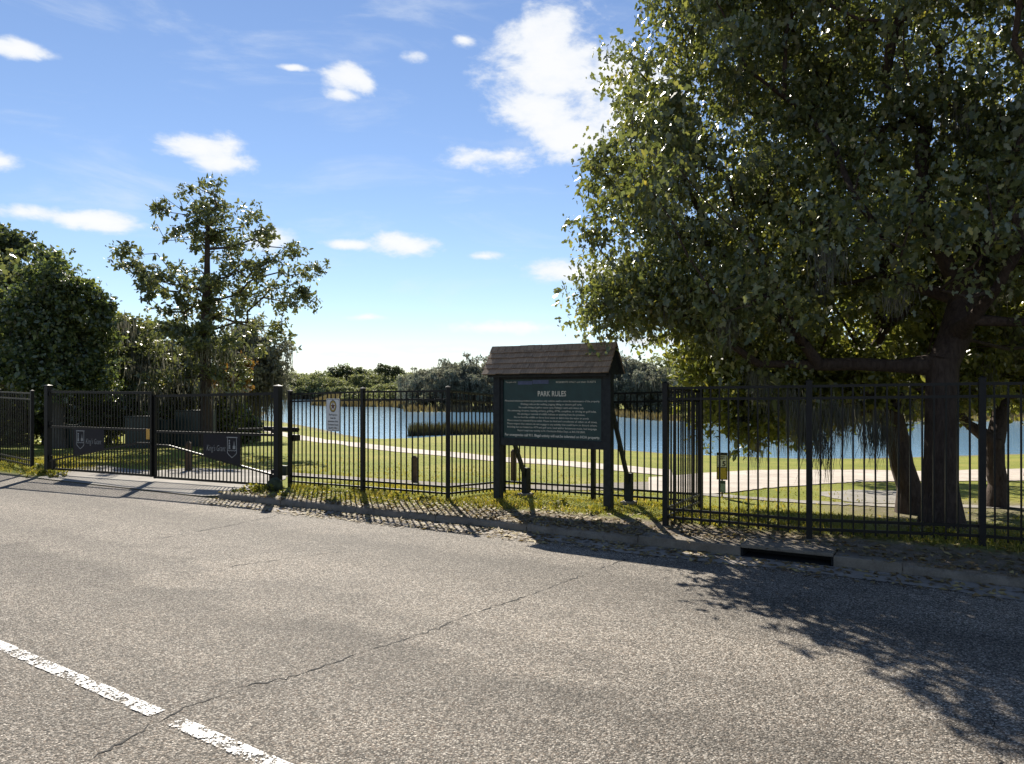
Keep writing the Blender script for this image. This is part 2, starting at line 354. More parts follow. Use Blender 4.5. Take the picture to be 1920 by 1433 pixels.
# ------------------------------------------------------------------ terrain
K0 = np.array([-4.0, 11.6]); U2 = np.array([.861, -.508]); N2 = np.array([.508, .861])
OFF_S = [-60, 0, 2.9, 4.3, 6.5, 9, 10, 60]; OFF_D = [0, 0, .06, .10, .03, .03, 0, 0]
LAKE = np.array([(-92,254),(-60,262),(-30,254),(-62,254),(-60,254),(-57,230),(-40,150),(-31.5,137),(-22,135),(-16,118),(-14,101),(-2,100),(6,92),(11.5,86),(14,70),(22,66),(34,68),(60,70),(75,55),
                 (60,44),(40,38),(23,33),(14.5,30.6),(11.8,30.6),(8.4,32.3),(6.9,33.2),(4.9,35.6),(1.5,43),(-1,47.7),(-4,46.5),(-6.3,43.8),(-8.1,43.3),(-10.7,47.7),(-14.6,56),(-20,66),(-25,73),(-33,100),(-60,140),(-95,200)], float)
LAKE = np.array([p for i, p in enumerate(LAKE) if i not in (2, 3, 4)])
def lake_sd(P):
    d = np.full(len(P), 1e9); inside = np.zeros(len(P), bool); n = len(LAKE)
    for i in range(n):
        a, b = LAKE[i], LAKE[(i+1) % n]; e = b-a; w = P-a
        t = np.clip((w@e)/(e@e), 0, 1); q = w-np.outer(t, e); d = np.minimum(d, np.hypot(q[:,0], q[:,1]))
        c = (a[1] > P[:,1]) != (b[1] > P[:,1])
        with np.errstate(divide='ignore', invalid='ignore'):
            xi = (b[0]-a[0])*(P[:,1]-a[1])/(b[1]-a[1])+a[0]
        inside ^= c & (P[:,0] < xi)
    return np.where(inside, -d, d)
def sstep(a, b, x):
    t = np.clip((x-a)/(b-a), 0, 1); return t*t*(3-2*t)
def to_sd(P):
    q = P-K0; s = q@U2; d = q@N2-np.interp(s, OFF_S, OFF_D); return s, d
ZF_S = [-20, -7.3, -6.9, -6.3, -1.4, -.7, 0, 3, 4.5, 6.5, 8, 10, 16]
ZF_Z = [.10, .10, .10, .0, .0, .06, .085, .11, .13, .16, .18, .18, .18]
KB_Z = [.03, .03, .03, .0, .0, .06, .09, .10, .10, .10, .12, .10, .10]
def ground_z(P):
    P = np.atleast_2d(np.asarray(P, float)); sd = lake_sd(P); s, d = to_sd(P)
    t = np.clip(sd/26, 0, 1)
    land = np.where(sd > 0, -1.0+1.04*(1.35*t-.35*t*t), -1.0-np.minimum(1.5, -.15*np.minimum(sd, 0)))
    zf = np.interp(s, ZF_S, ZF_Z); kb = np.interp(s, ZF_S, KB_Z)
    near = kb+(zf-kb)*sstep(.15, .95, d)
    w = 1-sstep(1.3, 4.5, d)
    z = near*w+land*(1-w)
    z = z+.02*(np.sin(P[:,0]*.9+1.3)*np.sin(P[:,1]*.7))*sstep(3, 8, d)*np.clip(sd/6, 0, 1)
    return z
def gz(x, y): return float(ground_z([[x, y]])[0])
def ground_px(px, py):
    lo, hi = 3.0, 400.0
    ys = np.concatenate([np.arange(3, 40, .1), np.arange(40, 300, .5)])
    P = np.stack([(px-960)/F*ys, ys], 1); ray = CAMZ-(py-HOR)/F*ys
    g = np.maximum(ground_z(P), -1.0)
    i = np.argmax(ray <= g)
    if ray[i] > g[i]: i = len(ys)-1
    return P[i]
def spaced(*segs):
    out = []
    for a, b, st in segs: out += list(np.arange(a, b, st))
    return np.array(out)
cs = np.concatenate([-np.geomspace(90, 900, 26)[::-1], spaced((-88,-14,.8), (-14,13,.2), (13,70,1.2)), np.geomspace(72, 900, 20)])
rd = np.concatenate([[-.02, .03], spaced((.1,3,.14), (3,16,.4), (16,62,.7), (62,140,2.0)), np.geomspace(140, 1200, 28)])
def grid_mesh(name, cs, rd, zfun, mat, attrfun=None):
    SS, DD = np.meshgrid(cs, rd); s = SS.ravel(); d = DD.ravel()
    P = K0+np.outer(s, U2)+np.outer(d+np.interp(s, OFF_S, OFF_D), N2)
    z = zfun(P, s, d); V = np.column_stack([P, z]); nc, nr = len(cs), len(rd)
    i = (np.arange(nr-1)[:,None]*nc+np.arange(nc-1)[None,:]).ravel()
    q = np.stack([i, i+1, i+nc+1, i+nc], 1)
    me = mesh_fast(name, V, q.ravel(), np.arange(len(q))*4, np.full(len(q), 4), mat, None, True)
    if attrfun is not None:
        a = me.attributes.new('dirt', 'FLOAT', 'POINT'); a.data.foreach_set('value', attrfun(P, s, d).astype(np.float32))
    return me
def terr_z(P, s, d):
    z = ground_z(P); z = np.where((s > 7.38) & (s < 8.42) & (d < .30), -.14, z); return np.where(d < 0, -.06, z)
def dirt_amount(P, s, d):
    lim = np.interp(s, [-3, 1.5, 3.2, 4.5, 6, 8, 12], [.12, .2, .45, .8, .8, .75, .8])
    a = np.where(s > -1, 1-sstep(lim-.15, lim+.25, d), (1-sstep(.02, .2, d))*.8)
    sd = lake_sd(P); a = np.maximum(a, .9*(1-sstep(.1, 1.4, sd))*(P[:,1] < 110))
    a = np.maximum(a, np.where(sd < 0, 1, 0))
    # bare soil around the big oaks
    for (x, y, r) in ((5.2, 9.2, .9), (6.3, 11.6, 1.4), (8.2, 12.2, 1.2)):
        a = np.maximum(a, .75*(1-sstep(r*.4, r*1.5, np.hypot(P[:,0]-x, P[:,1]-y))))
    return a
tag(link('ground', grid_mesh('ground', cs, rd, terr_z, M['ground'], dirt_amount)), kind='structure')
rr = -np.concatenate([[0], spaced((.3,12,.6)), np.geomspace(12, 900, 20)])[::-1]
tag(link('parking_lot', grid_mesh('parking_lot', cs, rr, lambda P, s, d: np.zeros(len(P)), M['asphalt'])), kind='structure')
tag(link('lake', mesh_np('lake', [(-320,24,-1),(260,24,-1),(260,330,-1),(-320,330,-1)], [(0,1,2,3)], M['water'])), kind='structure')

def sd_xy(s, d):
    p = K0+s*U2+(d+np.interp(s, OFF_S, OFF_D))*N2; return float(p[0]), float(p[1])
# concrete gutter strip
gs = np.arange(-.9, 14, .3)
V = []; Fc = []
for i, s in enumerate(gs):
    w = .40+.05*math.sin(s*2.1)+.03*math.sin(s*5.3)
    for d in (-w, -w*.5, .01):
        x, y = sd_xy(s, d); dip = -.0 if not 7.4 < s < 8.4 else -.0
        V.append((x, y, .005+dip))
    if i: b = i*3; Fc += [(b-3,b,b+1,b-2),(b-2,b+1,b+2,b-1)]
tag(link('gutter', mesh_np('gutter', V, Fc, M['gutter'])), kind='structure')
# kerb: separate cast sections
kerb = empty('kerb', (*sd_xy(3, .08), 0)); tag(kerb, kind='structure')
prof = [(0,-.04),(0,.055),(.025,.092),(.07,.108),(.125,.108),(.16,.09),(.16,-.04)]
def kerb_section(s0, s1):
    V = []; Fc = []; k = max(2, int((s1-s0)/.15)); n = len(prof); kl = Vector(kerb.location)
    for i in range(k+1):
        s = s0+(s1-s0)*i/k
        for (d, z) in prof:
            x, y = sd_xy(s, d+random.uniform(-.004,.004)); V.append((x-kl.x, y-kl.y, z+random.uniform(-.005,.004)*(z > 0)))
        if i:
            b = i*n
            for j in range(n-1): Fc.append((b-n+j, b+j, b+j+1, b-n+j+1))
    Fc.append(tuple(range(n))[::-1]); Fc.append(tuple(k*n+j for j in range(n)))
    return link('kerb_section', mesh_np('kerb_section', V, Fc, M['kerb'], True), kerb)
for a, b in ((-.9,.5),(.512,2.0),(2.012,3.4),(3.412,4.8),(4.812,6.28),(8.97,10.4),(10.412,12.4),(12.412,14.4)):
    o = kerb_section(a, b)
    md = o.modifiers.new('edge', 'EDGE_SPLIT'); md.split_angle = R(50)

# crack and painted line on the lot
def flat_px(px, py): Y = F*CAMZ/(py-HOR); return np.array([(px-960)/F*Y, Y])
def ribbon(name, pts, wfun, z, mat):
    V = []; Fc = []
    for i, p in enumerate(pts):
        a = pts[max(i-1,0)]; b = pts[min(i+1,len(pts)-1)]; t = (b-a)/np.linalg.norm(b-a); n = np.array([-t[1], t[0]]); w0, w1 = wfun(i)
        V += [(*(p+n*w0), z), (*(p-n*w1), z)]
        if i: Fc.append((2*i-2, 2*i-1, 2*i+1, 2*i))
    return link(name, mesh_np(name, V, Fc, mat))
def resample(pts, st):
    out = [np.array(pts[0], float)]
    for a, b in zip(pts[:-1], pts[1:]):
        a = np.array(a, float); b = np.array(b, float); k = max(1, int(np.linalg.norm(b-a)/st))
        out += [a+(b-a)*i/k for i in range(1, k+1)]
    return out
def crack(pxs, wmax, jit=.012):
    p = resample([flat_px(*q) for q in pxs], .035); p = [q+rng.normal(0, jit, 2) for q in p]
    wv = [max(.0008, wmax*abs(math.sin(i*.13)+.8*math.sin(i*.37+1)+.5*math.sin(i*.9))*.5+random.uniform(-.002,.002)) for i in range(len(p))]
    return tag(ribbon('asphalt_crack', p, lambda i: (wv[i], wv[i]*.6), .003, M['crack']), kind='structure')
crack([(0,1520),(180,1420),(325,1337),(450,1290),(565,1265),(655,1232),(740,1205),(800,1187),(875,1155),(960,1127),(1020,1107),(1070,1087),(1145,1060),(1190,1043)], .012)
crack([(300,1010),(400,992),(520,967)], .016); crack([(330,1075),(450,1060),(560,1045),(640,1035)], .009)
crack([(500,1500),(560,1425),(700,1405)], .003); crack([(1860,1345),(1870,1433)], .005)
def wline(a, b):
    p = resample([np.array(a), np.array(b)], .05)
    tag(ribbon('road_marking', p, lambda i: (.048+random.uniform(-.003,.003), .048+random.uniform(-.003,.003)), .006, M['paint']), kind='structure')
L0 = np.array([-3.52, 5.09]); LD = np.array([.829, -.559]); 
wline(L0-LD*7, L0+LD*1.92); wline(L0+LD*2.09, L0+LD*4.6)

# paths: sheets laid over the ground
def path_between(name, up, lo, mat, lift, n=60, across=6):
    A = resample([ground_px(*p) for p in up], .25); B = resample([ground_px(*p) for p in lo], .25)
    def at(L, t):
        seg = np.array(L); d = np.concatenate([[0], np.cumsum(np.linalg.norm(np.diff(seg, axis=0), axis=1))]); x = t*d[-1]
        return np.array([np.interp(x, d, seg[:,0]), np.interp(x, d, seg[:,1])])
    V = []; Fc = []
    for i in range(n+1):
        a = at(A, i/n)+rng.normal(0,.035,2); b = at(B, i/n)+rng.normal(0,.035,2)
        for j in range(across+1):
            p = a+(b-a)*j/across; V.append((p[0], p[1], gz(*p)+lift))
        if i:
            q = i*(across+1)
            for j in range(across): Fc.append((q-across-1+j, q+j, q+j+1, q-across+j))
    me = mesh_np(name, V, Fc, mat)
    return tag(link(name, me), kind='structure')
path_between('footpath', [(400,788),(480,798),(540,813),(600,823),(650,829),(700,834),(760,841),(840,848),(930,857),(1020,862),(1100,868),(1180,875),(1260,882)],
             [(400,795),(480,806),(540,821),(600,831),(650,837),(700,843),(760,850),(840,857),(930,866),(1020,872),(1100,879),(1180,886),(1260,894)], M['path'], .014, 110, 4)
path_between('gravel_path', [(1215,897),(1320,888),(1400,884),(1500,882),(1620,882),(1750,885),(1920,880),(2200,875)],
             [(1215,922),(1330,928),(1380,924),(1450,916),(1550,908),(1620,905),(1750,904),(1920,903),(2200,900)], M['path'], .018, 80, 10)
path_between('pavement', [(520,885),(600,891),(684,897),(760,902),(837,907),(945,910),(1060,910),(1215,904)],
             [(520,894),(600,898),(684,903),(760,908),(837,913),(945,920),(1060,921),(1215,921)], M['kerb'], .011, 80, 6)
path_between('pavement', [(1300,924),(1400,933),(1500,940),(1600,945),(1700,948),(1920,950)],
             [(1300,930),(1400,938),(1500,945),(1600,950),(1700,954),(1920,956)], M['drive'], .014, 60, 3)
path_between('sand_patch', [(1540,924),(1600,920),(1680,922),(1740,928)], [(1540,930),(1600,944),(1680,946),(1740,940)], M['drive'], .010, 24, 5)
gp = [sd_xy(-6.5,.02), sd_xy(-.95,.02)]
def driveway():
    A = [gp[0], gp[0]+np.array([.3,1.6]), ground_px(300,884), ground_px(350,879)]
    B = [gp[1], gp[1]+np.array([.25,1.3]), ground_px(535,900), ground_px(540,884)]
    A = resample(A, .2); B = resample(B, .2); n = 40; V = []; Fc = []; ac = 14
    for i in range(n+1):
        a = A[int(i/n*(len(A)-1))]; b = B[int(i/n*(len(B)-1))]
        for j in range(ac+1):
            p = a+(b-a)*j/ac; V.append((p[0], p[1], gz(*p)+.016))
        if i:
            q = i*(ac+1)
            for j in range(ac): Fc.append((q-ac-1+j, q-ac+j, q+j+1, q+j))
    tag(link('driveway', mesh_np('driveway', V, Fc, M['drive'])), kind='structure')
driveway()

# ------------------------------------------------------------------ storm drain
def storm_drain():
    o = empty('storm_drain', (*sd_xy(8.1, .25), 0), math.atan2(U2[1], U2[0]))
    tag(o, 'concrete kerb inlet storm drain with a dark open throat under the oak', 'storm drain')
    d0 = -.25
    MB().box(-.66,.25, d0, d0+.62, .098, .138).build('cover_slab', M['kerb'], o, .008)
    MB().box(-1.8,-.66, d0, d0+.30, -.04, .114).build('throat_block', M['kerb'], o, .01)
    MB().box(.253,.86, d0, d0+.30, -.04, .114).build('throat_block', M['kerb'], o, .01)
    p = MB(); p.box(-.66,.25, d0+.28, d0+.33, -.15, .097); p.box(-.66,-.64,d0+.02,d0+.28,-.15,.097); p.box(.23,.25,d0+.02,d0+.28,-.15,.097); p.box(-.63,.22,d0+.015,d0+.28,-.13,.010)
    p.build('pit', M['dark_hole'], o)
storm_drain()

# ------------------------------------------------------------------ fences
PH = 1.66
post_me = {}
def post_mesh(w, h, cap=True):
    k = (w, round(h, 3))
    if k not in post_me:
        b = MB(); b.box(-w/2, w/2, -w/2, w/2, -.12, h)
        post_me[k] = b.mesh('post', M['fence_dull'])
    return post_me[k]
cap_me = {}
def cap_mesh(w):
    if w not in cap_me:
        b = MB(); a = w/2+.006; b.v = [(-a,-a,0),(a,-a,0),(a,a,0),(-a,a,0),(-a,-a,.014),(a,-a,.014),(a,a,.014),(-a,a,.014),(0,0,.038)]
        b.f = [(3,2,1,0),(0,1,5,4),(1,2,6,5),(2,3,7,6),(3,0,4,7),(4,5,8),(5,6,8),(6,7,8),(7,4,8)]
        cap_me[w] = b.mesh('post_cap', M['fence_dull'])
    return cap_me[w]
pk_me = {}
def picket_mesh(h, w=.017):
    k = (round(h, 2), w)
    if k not in pk_me: b = MB(); b.box(-w/2, w/2, -w/2, w/2, 0, h); pk_me[k] = b.mesh('picket', M['fence'])
    return pk_me[k]
def add_post(parent, p, w=.062, h=PH+.04, rz=0):
    o = link('post', post_mesh(w, h), parent, Vector(p)-parent.location); o.rotation_euler[2] = rz
    c = link('post_cap', cap_mesh(w), o, (0, 0, h)); return o
def panel(parent, a, b, n=16, rails=(.10,.20,PH-.135,PH-.005)):
    a = Vector(a); b = Vector(b); base = parent.location; d = (b-a).to_2d().normalized(); rz = math.atan2(d.y, d.x)
    for z in rails:
        q = MB(); q.bar(a+Vector((0,0,z))-base, b+Vector((0,0,z))-base, .026, .030); q.build('rail', M['fence'], parent)
    for i in range(1, n):
        p = a+(b-a)*i/n
        o = link('picket', picket_mesh(PH-.06), parent, p+Vector((random.uniform(-.002,.002), 0, .05))-base); o.rotation_euler = (random.uniform(-.004,.004), random.uniform(-.004,.004), rz)
def fence(posts, label, group, panels=None, skip_first=False, skip_last=False):
    pts = [Vector(p) for p in posts]; o = empty('fence', pts[0]); tag(o, label, 'fence', group)
    for i, p in enumerate(pts):
        if (i == 0 and skip_first) or (i == len(pts)-1 and skip_last): continue
        a = pts[max(i-1,0)]; b = pts[min(i+1,len(pts)-1)]; d = (b-a)
        add_post(o, p, rz=math.atan2(d.y, d.x))
    for i, (a, b) in enumerate(zip(pts[:-1], pts[1:])):
        n = max(2, round((b-a).length/.112)); panel(o, a, b, n)
    return o
def gp3(x, y, dz=0): return (x, y, gz(x, y)+dz)
p543 = gp3(-3.96, 13.2); p680 = gp3(-2.44, 12.1); p840 = gp3(-.97, 11.2); p945 = gp3(-.137, 12.7); p1117 = gp3(1.27, 11.55); p1313 = gp3(2.66, 10.45)
p1248 = gp3(1.855, 8.93); p1515 = gp3(3.24, 8.06); p1840 = gp3(4.78, 7.5)
p1840 = gp3(4.80, 7.55); p2 = gp3(6.25, 6.75); p3 = gp3(7.75, 5.9)
G = 'black picket fence runs along the kerb'
fence([gp3(-13.4, 18.3), gp3(-12.0, 17.3), gp3(-10.35, 15.95)], 'black metal picket fence left of the gate in front of the hedge trees', G)
fence([p543, p680, p840, p945, p1117, p1313], 'black picket fence from the gate post past the white sign and behind the rules board', G)
fence([p1313, p1248], 'short black picket fence panel turned end on beside the rules board', G, skip_first=True, skip_last=True)
fence([p1248, p1515, p1840, p2, p3], 'black picket fence in front of the big oak trunk', G)

# gate posts and two gate leaves
GL = Vector((-9.82, 15.66, .09)); GR = Vector((-4.12, 13.02, .06)); GM = Vector((-6.95, 14.37, .06))
GDIR = (GR-GL).to_2d().normalized(); GRZ = math.atan2(GDIR.y, GDIR.x)
for p, lab in ((GL, 'thick black left gate post with cap beside the fence end'), (GR, 'thick black right gate post with cap at the kerb end')):
    o = empty('gate_post', p, GRZ); tag(o, lab, 'gate post', 'posts the gate hangs on')
    b = MB(); b.box(-.056,.056,-.056,.056,-.15,1.78); b.build('post', M['fence_dull'], o, .006)
    link('post_cap', cap_mesh(.112), o, (0,0,1.781))
    for z in (.28, 1.0, 1.62):
        b = MB(); sx = 1 if p is GL else -1; b.box(min(.062*sx,.11*sx), max(.062*sx,.11*sx), -.03,.03, z-.04, z+.04); b.build('hinge', M['fence_dull'], o)
def text_mesh(name, body, size, mat, align='CENTER', shear=0.0, width=None, offset=0.0, extrude=.0008):
    c = bpy.data.curves.new(name, 'FONT'); c.body = body; c.size = size; c.align_x = align; c.shear = shear; c.extrude = extrude; c.resolution_u = 2; c.offset = offset
    t = bpy.data.objects.new(name, c); COL.objects.link(t); dg = bpy.context.evaluated_depsgraph_get(); dg.update()
    me = bpy.data.meshes.new_from_object(t.evaluated_get(dg)); bpy.data.objects.remove(t); bpy.data.curves.remove(c)
    me.materials.clear(); me.materials.append(mat)
    if width and len(me.vertices):
        xs = [v.co.x for v in me.vertices]; k = width/(max(xs)-min(xs)); me.transform(Matrix.Diagonal((k,1,1,1)))
    me.transform(Matrix.Rotation(R(90), 4, 'X'))
    return me
def flat_poly(mb, pts, y, th=.002):
    n = len(pts); b = len(mb.v)
    mb.v += [(x, y-th, z) for x, z in pts]+[(x, y, z) for x, z in pts]
    mb.f.append(tuple(b+i for i in range(n))); mb.f.append(tuple(b+n+i for i in range(n))[::-1])
    for i in range(n): mb.f.append((b+i, b+(i+1)%n, b+n+(i+1)%n, b+n+i))
def emblem(parent, cx, top, y):
    b = MB(); w = .11; h = .37
    def line(p, q, t=.012): b.bar((p[0], y-.002, p[1]), (q[0], y-.002, q[1]), .003, t, up=(0,-.0,1) if abs(q[0]-p[0]) > abs(q[1]-p[1]) else (1,0,0))
    line((cx-w-.02, top), (cx+w+.02, top), .016)
    P = [(cx-w, top), (cx-w, top-h*.78), (cx-w*.6, top-h*.88), (cx, top-h), (cx+w*.6, top-h*.88), (cx+w, top-h*.78), (cx+w, top)]
    for p, q in zip(P[:-1], P[1:]): line(p, q)
    wv = [(cx-w+i*w*2/8, top-h*.66+(.012 if i % 2 else -.006)) for i in range(9)]
    for p, q in zip(wv[:-1], wv[1:]): line(p, q, .010)
    def poly(pts): flat_poly(b, [(cx+x, top-h*z) for x, z in pts], y-.001, .004)
    poly([(-.062+.018*math.cos(t), .17+.05*math.sin(t)) for t in np.linspace(0, 2*math.pi, 9)[:-1]])
    poly([(-.078,.33),(-.046,.33),(-.052,.24),(-.072,.24)]); poly([(-.085,.58),(-.04,.58),(-.046,.36),(-.078,.36)])
    poly([(.022,.57),(.082,.57),(.082,.42),(.064,.40),(.052,.16),(.042,.40),(.022,.42)])
    return b.build('emblem', M['letter'], parent)
def gate_leaf(a, b, label, mirror, tilt):
    o = empty('gate', a, GRZ); tag(o, label, 'gate', 'two leaves of the entrance gate')
    L = (b-a).length; s = (lambda x: L-x) if mirror else (lambda x: x)     # x measured from the hinge side
    def bar(name, x0, z0, x1, z1, h=.045, w=.04, mat='fence', y=0.0):
        q = MB(); q.bar((s(x0), y, z0), (s(x1), y, z1), w, h); return q.build(name, M[mat], o)
    bar('rail', .10, 1.66, L-.03, 1.66-tilt, .05); bar('rail', .18, .04, L-.03, .035)
    bar('rail', .02, .925, L-.03, .925-.01, .045)
    bar('stile', L-.03, .01, L-.03, 1.68-tilt, .05, .05); bar('stile', .18, .01, .18, .24, .06, .06)
    bar('brace', .03, .20, L-.42, .655, .035, .035, y=-.015); bar('brace', L-.42, .655, L-.02, .66, .035, .035, y=-.012)
    n = 34
    for i in range(1, n):
        x = .10+(L-.13)*i/n
        k = link('picket', picket_mesh(1.60-tilt*x/L, .016), o, (s(x), .004, .05)); k.rotation_euler = (0, random.uniform(-.003,.003), 0)
    # black name board bolted between middle rail and brace
    x0, x1 = .88, 1.80
    def bz(x): return .20+.455*x/(L-.45)+.01
    pl = MB(); pts = [(s(x0), .90), (s(x0), bz(x0)), (s(x1), bz(x1)), (s(x1), .90)]
    if mirror: pts = pts[::-1]
    flat_poly(pl, pts, -.03, .006); board = pl.build('name_board', M['plate'], o)
    emblem(board, s(x0+.20), .86, -.036)
    t = text_mesh('lettering', "King's Grant", .16, M['letter'], 'CENTER', .25, .47, -.002)
    link('lettering', t, board, (s(x0+.60), -.0385, .60))
    return o
gl = gate_leaf(GL, GM, 'left black gate leaf, its board with emblem left of the lettering', False, .02)
gr = gate_leaf(GM, GR, 'right black gate leaf, its board with emblem right of the lettering', True, .05)
# yellow lock tag
o = empty('lock_tag', wp(282, 814, 14.42), GRZ); tag(o, 'small orange yellow plate hung where the two gate leaves meet', 'tag')
MB().box(-.05,.05,-.06,-.05,-.10,.10).build('plate', M['yellow'], o, .004); MB().box(-.012,.012,-.05,.03,.06,.09).build('hook', M['fence_dull'], o)
# gate opener with its arm and boxes
o = empty('gate_opener', gp3(-3.96, 13.28), GRZ); tag(o, 'dark gate opener arm clamped to the fence post beside the gate', 'gate opener')
q = MB(); q.tube([(-.72,.10,1.02),(.10,.05,1.02)], .045, 12); q.build('arm', M['fence_dull'], o, smooth=False)
q = MB(); q.tube([(-1.35,.06,1.0),(-.72,.10,1.02)], .018, 8); q.build('piston', M['fence_dull'], o)
MB().box(-.05,.12,-.04,.10,.82,.93).build('bracket', M['fence_dull'], o, .008); MB().box(-.16,-.05,-.10,-.03,.20,.38).build('latch_box', M['cabinet'], o, .01)
q = MB(); q.tube([(0,.03,.85),(-.03,.06,.6),(-.08,.05,.38)], .008, 6); q.build('cable', M['fence_dull'], o)

# ------------------------------------------------------------------ park rules board
def kiosk():
    ang = math.atan2(-.54, .84); bx, by = .552, 10.48; z0 = .13
    o = empty('notice_board', (bx, by, z0), ang); tag(o, 'dark green park rules board under a small shingled roof', 'notice board')
    def part(m, name, mat, bevel=.004): return m.build(name, M[mat], o, bevel)
    for x in (-.895, .895): part(MB().box(x-.055, x+.055, -.055, .055, -.25, 1.97), 'post', 'post_wood')
    part(MB().box(-.84,.84,-.035,.035,.835,.945), 'bottom_rail', 'post_wood')
    part(MB().box(-.84,.84,-.033,.033,1.80,1.93), 'top_rail', 'post_wood')
    for x in (-.82,.82): part(MB().box(x-.022, x+.022, -.032,.02,.946,1.799), 'trim', 'post_wood')
    bd = part(MB().box(-.797,.797,-.012,.018,.946,1.799), 'board', 'sign_green', 0)
    yb = -.0135
    def line(t, x, z, size, width, mat='cream', off=0.0): link('lettering', text_mesh('lettering', t, size, M[mat], 'CENTER', 0, width, off), bd, (x, yb, z))
    line('This park is for', -.665, 1.752, .034, .19); line('RESIDENTS ONLY and their GUESTS', .40, 1.745, .036, .62)
    line('PARK RULES', 0.02, 1.558, .105, .46, off=.0015)
    rows = [('Motorized vehicles permitted on ground are only vehicles used to serve the maintenance of the property.', 1.54),
            ('Walking trails are for walking, jogging, biking or electric golf carts.', 1.00),
            ('No unsafe driving of golf or motor carts. Fishing is catch and release only.', 1.06),
            ("No swimming, firearms, hunting, archery, grilling, ATVs, campfires, or driving on golf holes.", 1.44),
            ('No altering or removal of wildlife habitats or anything from the premises.', 1.10),
            ('Do not feed the wildlife or throw food waste or debris into the water or ponds.', 1.22),
            ('Minors must be attended by an adult. Please be kind and considerate of others at all times.', 1.46),
            ('Please respect that owners do not engage in any activity that could harm or disturb others.', 1.46),
            ('Including but not limited to: ATV and golf carts, loud and/or boisterous music, bad language.', 1.46),
            ('Report suspicious activity to N. Charleston Police Dept. at 843.740.2800.', 1.10)]
    for i, (t, w) in enumerate(rows): line(t, .0, 1.478-i*.0475, .038, w)
    line('For emergencies call 911. Illegal activity will not be tolerated on HOA property.', 0, .978, .052, 1.54, off=.001)
    MB().box(-.545,-.30,-.016,-.012,1.725,1.775).build('tape', M['tape'], bd); MB().box(-.295,-.03,-.016,-.012,1.735,1.79).build('tape', M['tape'], bd)
    # roof: structure, shingles, gables
    x0, x1 = -1.06, .985; ye, yr, yk = -.185, .075, .335; ze, zr = 1.865, 2.262
    for (xa, xb) in ((x0+.05, x0+.075), (x1-.075, x1-.05)):
        g = MB(); b = len(g.v); g.v += [(xa,ye+.03,ze),(xa,yk-.03,ze),(xa,yr,zr-.035),(xb,ye+.03,ze),(xb,yk-.03,ze),(xb,yr,zr-.035)]
        g.f += [(b,b+2,b+1),(b+3,b+4,b+5),(b,b+1,b+4,b+3),(b+1,b+2,b+5,b+4),(b+2,b,b+3,b+5)]
        part(g, 'gable', 'post_wood', 0)
    part(MB().box(x0+.06, x1-.06, ye+.05, ye+.075, ze-.035, ze+.055), 'fascia', 'post_wood')
    sl = Vector((0, yr-ye, zr-ze)); SL = sl.length; sd = sl.normalized(); nrm = Vector((0, -sd.z, sd.y))
    back = MB()
    b = len(back.v)
    dk = MB()
    for (yy, sgn) in ((ye, 1), (yk, -1)):
        b = len(dk.v); dk.v += [(x0+.01,yy,ze),(x1-.01,yy,ze),(x1-.01,yr,zr-.002),(x0+.01,yr,zr-.002),(x0+.01,yy+.02*sgn,ze-.004),(x1-.01,yy+.02*sgn,ze-.004),(x1-.01,yr,zr-.03),(x0+.01,yr,zr-.03)]
        fs = [(0,1,2,3),(7,6,5,4),(0,4,5,1),(1,5,6,2),(2,6,7,3),(3,7,4,0)]
        dk.f += [tuple(b+i for i in (q if sgn > 0 else q[::-1])) for q in fs]
    part(dk, 'roof_deck', 'post_wood', 0)
    NC = 5; ex = SL/NC
    rnd = random.Random(3)
    for side in (1, -1):
        for c in range(NC):
            x = x0
            while x < x1-.01:
                w = min(rnd.uniform(.09,.17), x1-x)
                if x1-(x+w) < .05: w = x1-x
                ln = ex*1.35; sh = MB(); tl = rnd.uniform(.010,.016)
                lo = c*ex+rnd.uniform(-.006,.006); hi = min(lo+ln, SL+.0)
                lift0 = .027+rnd.uniform(0,.005); lift1 = .004
                S3 = Vector((0, sd.y*side, sd.z)); N3 = Vector((0, -sd.z*side, sd.y)); O3 = Vector((0, ye if side > 0 else yk, ze))
                P = []
                for (t, l) in ((lo, lift0), (hi, lift1)):
                    for dz in (-tl, 0): P.append(O3+S3*t+N3*(l+dz))
                xa, xb = x+.0015, x+w-.0015
                vs = []
                for xx in (xa, xb):
                    vs += [Vector((xx, p.y, p.z)) for p in P]
                ctr = sum(vs, Vector())/8
                sh.v = [tuple(v-ctr) for v in vs]   # 0 lo-bottom 1 lo-top 2 hi-bottom 3 hi-top (left), 4..7 right
                fs = [(1,5,7,3),(0,2,6,4),(0,4,5,1),(2,3,7,6),(0,1,3,2),(4,6,7,5)]
                sh.f = fs if side > 0 else [q[::-1] for q in fs]
                if side > 0 or True:
                    so = sh.build('shingle', M['shingle'], o); so.location = ctr
                x += w
    x = x0
    while x < x1-.02:                                  # ridge caps, one bent cap per piece
        w = min(.125, x1-x); cpm = MB(); h = rnd.uniform(0,.006); l = .085
        a = [( -l*sd.y, -l*sd.z), (0, 0), (l*sd.y, -l*sd.z)]
        b = []
        for xx in (.002, w-.002):
            for (yy, zz) in a: b.append((xx, yy*1.12, zz+.034+h)); 
            for (yy, zz) in a: b.append((xx, yy*1.02, zz+.016+h))
        cpm.v = b; cpm.f = [(0,6,7,1),(1,7,8,2),(3,4,10,9),(4,5,11,10),(0,3,9,6),(2,8,11,5),(0,1,4,3),(1,2,5,4),(6,9,10,7),(7,10,11,8)]
        so = cpm.build('ridge_cap', M['shingle'], o); so.location = (x, yr, zr)
        x += w
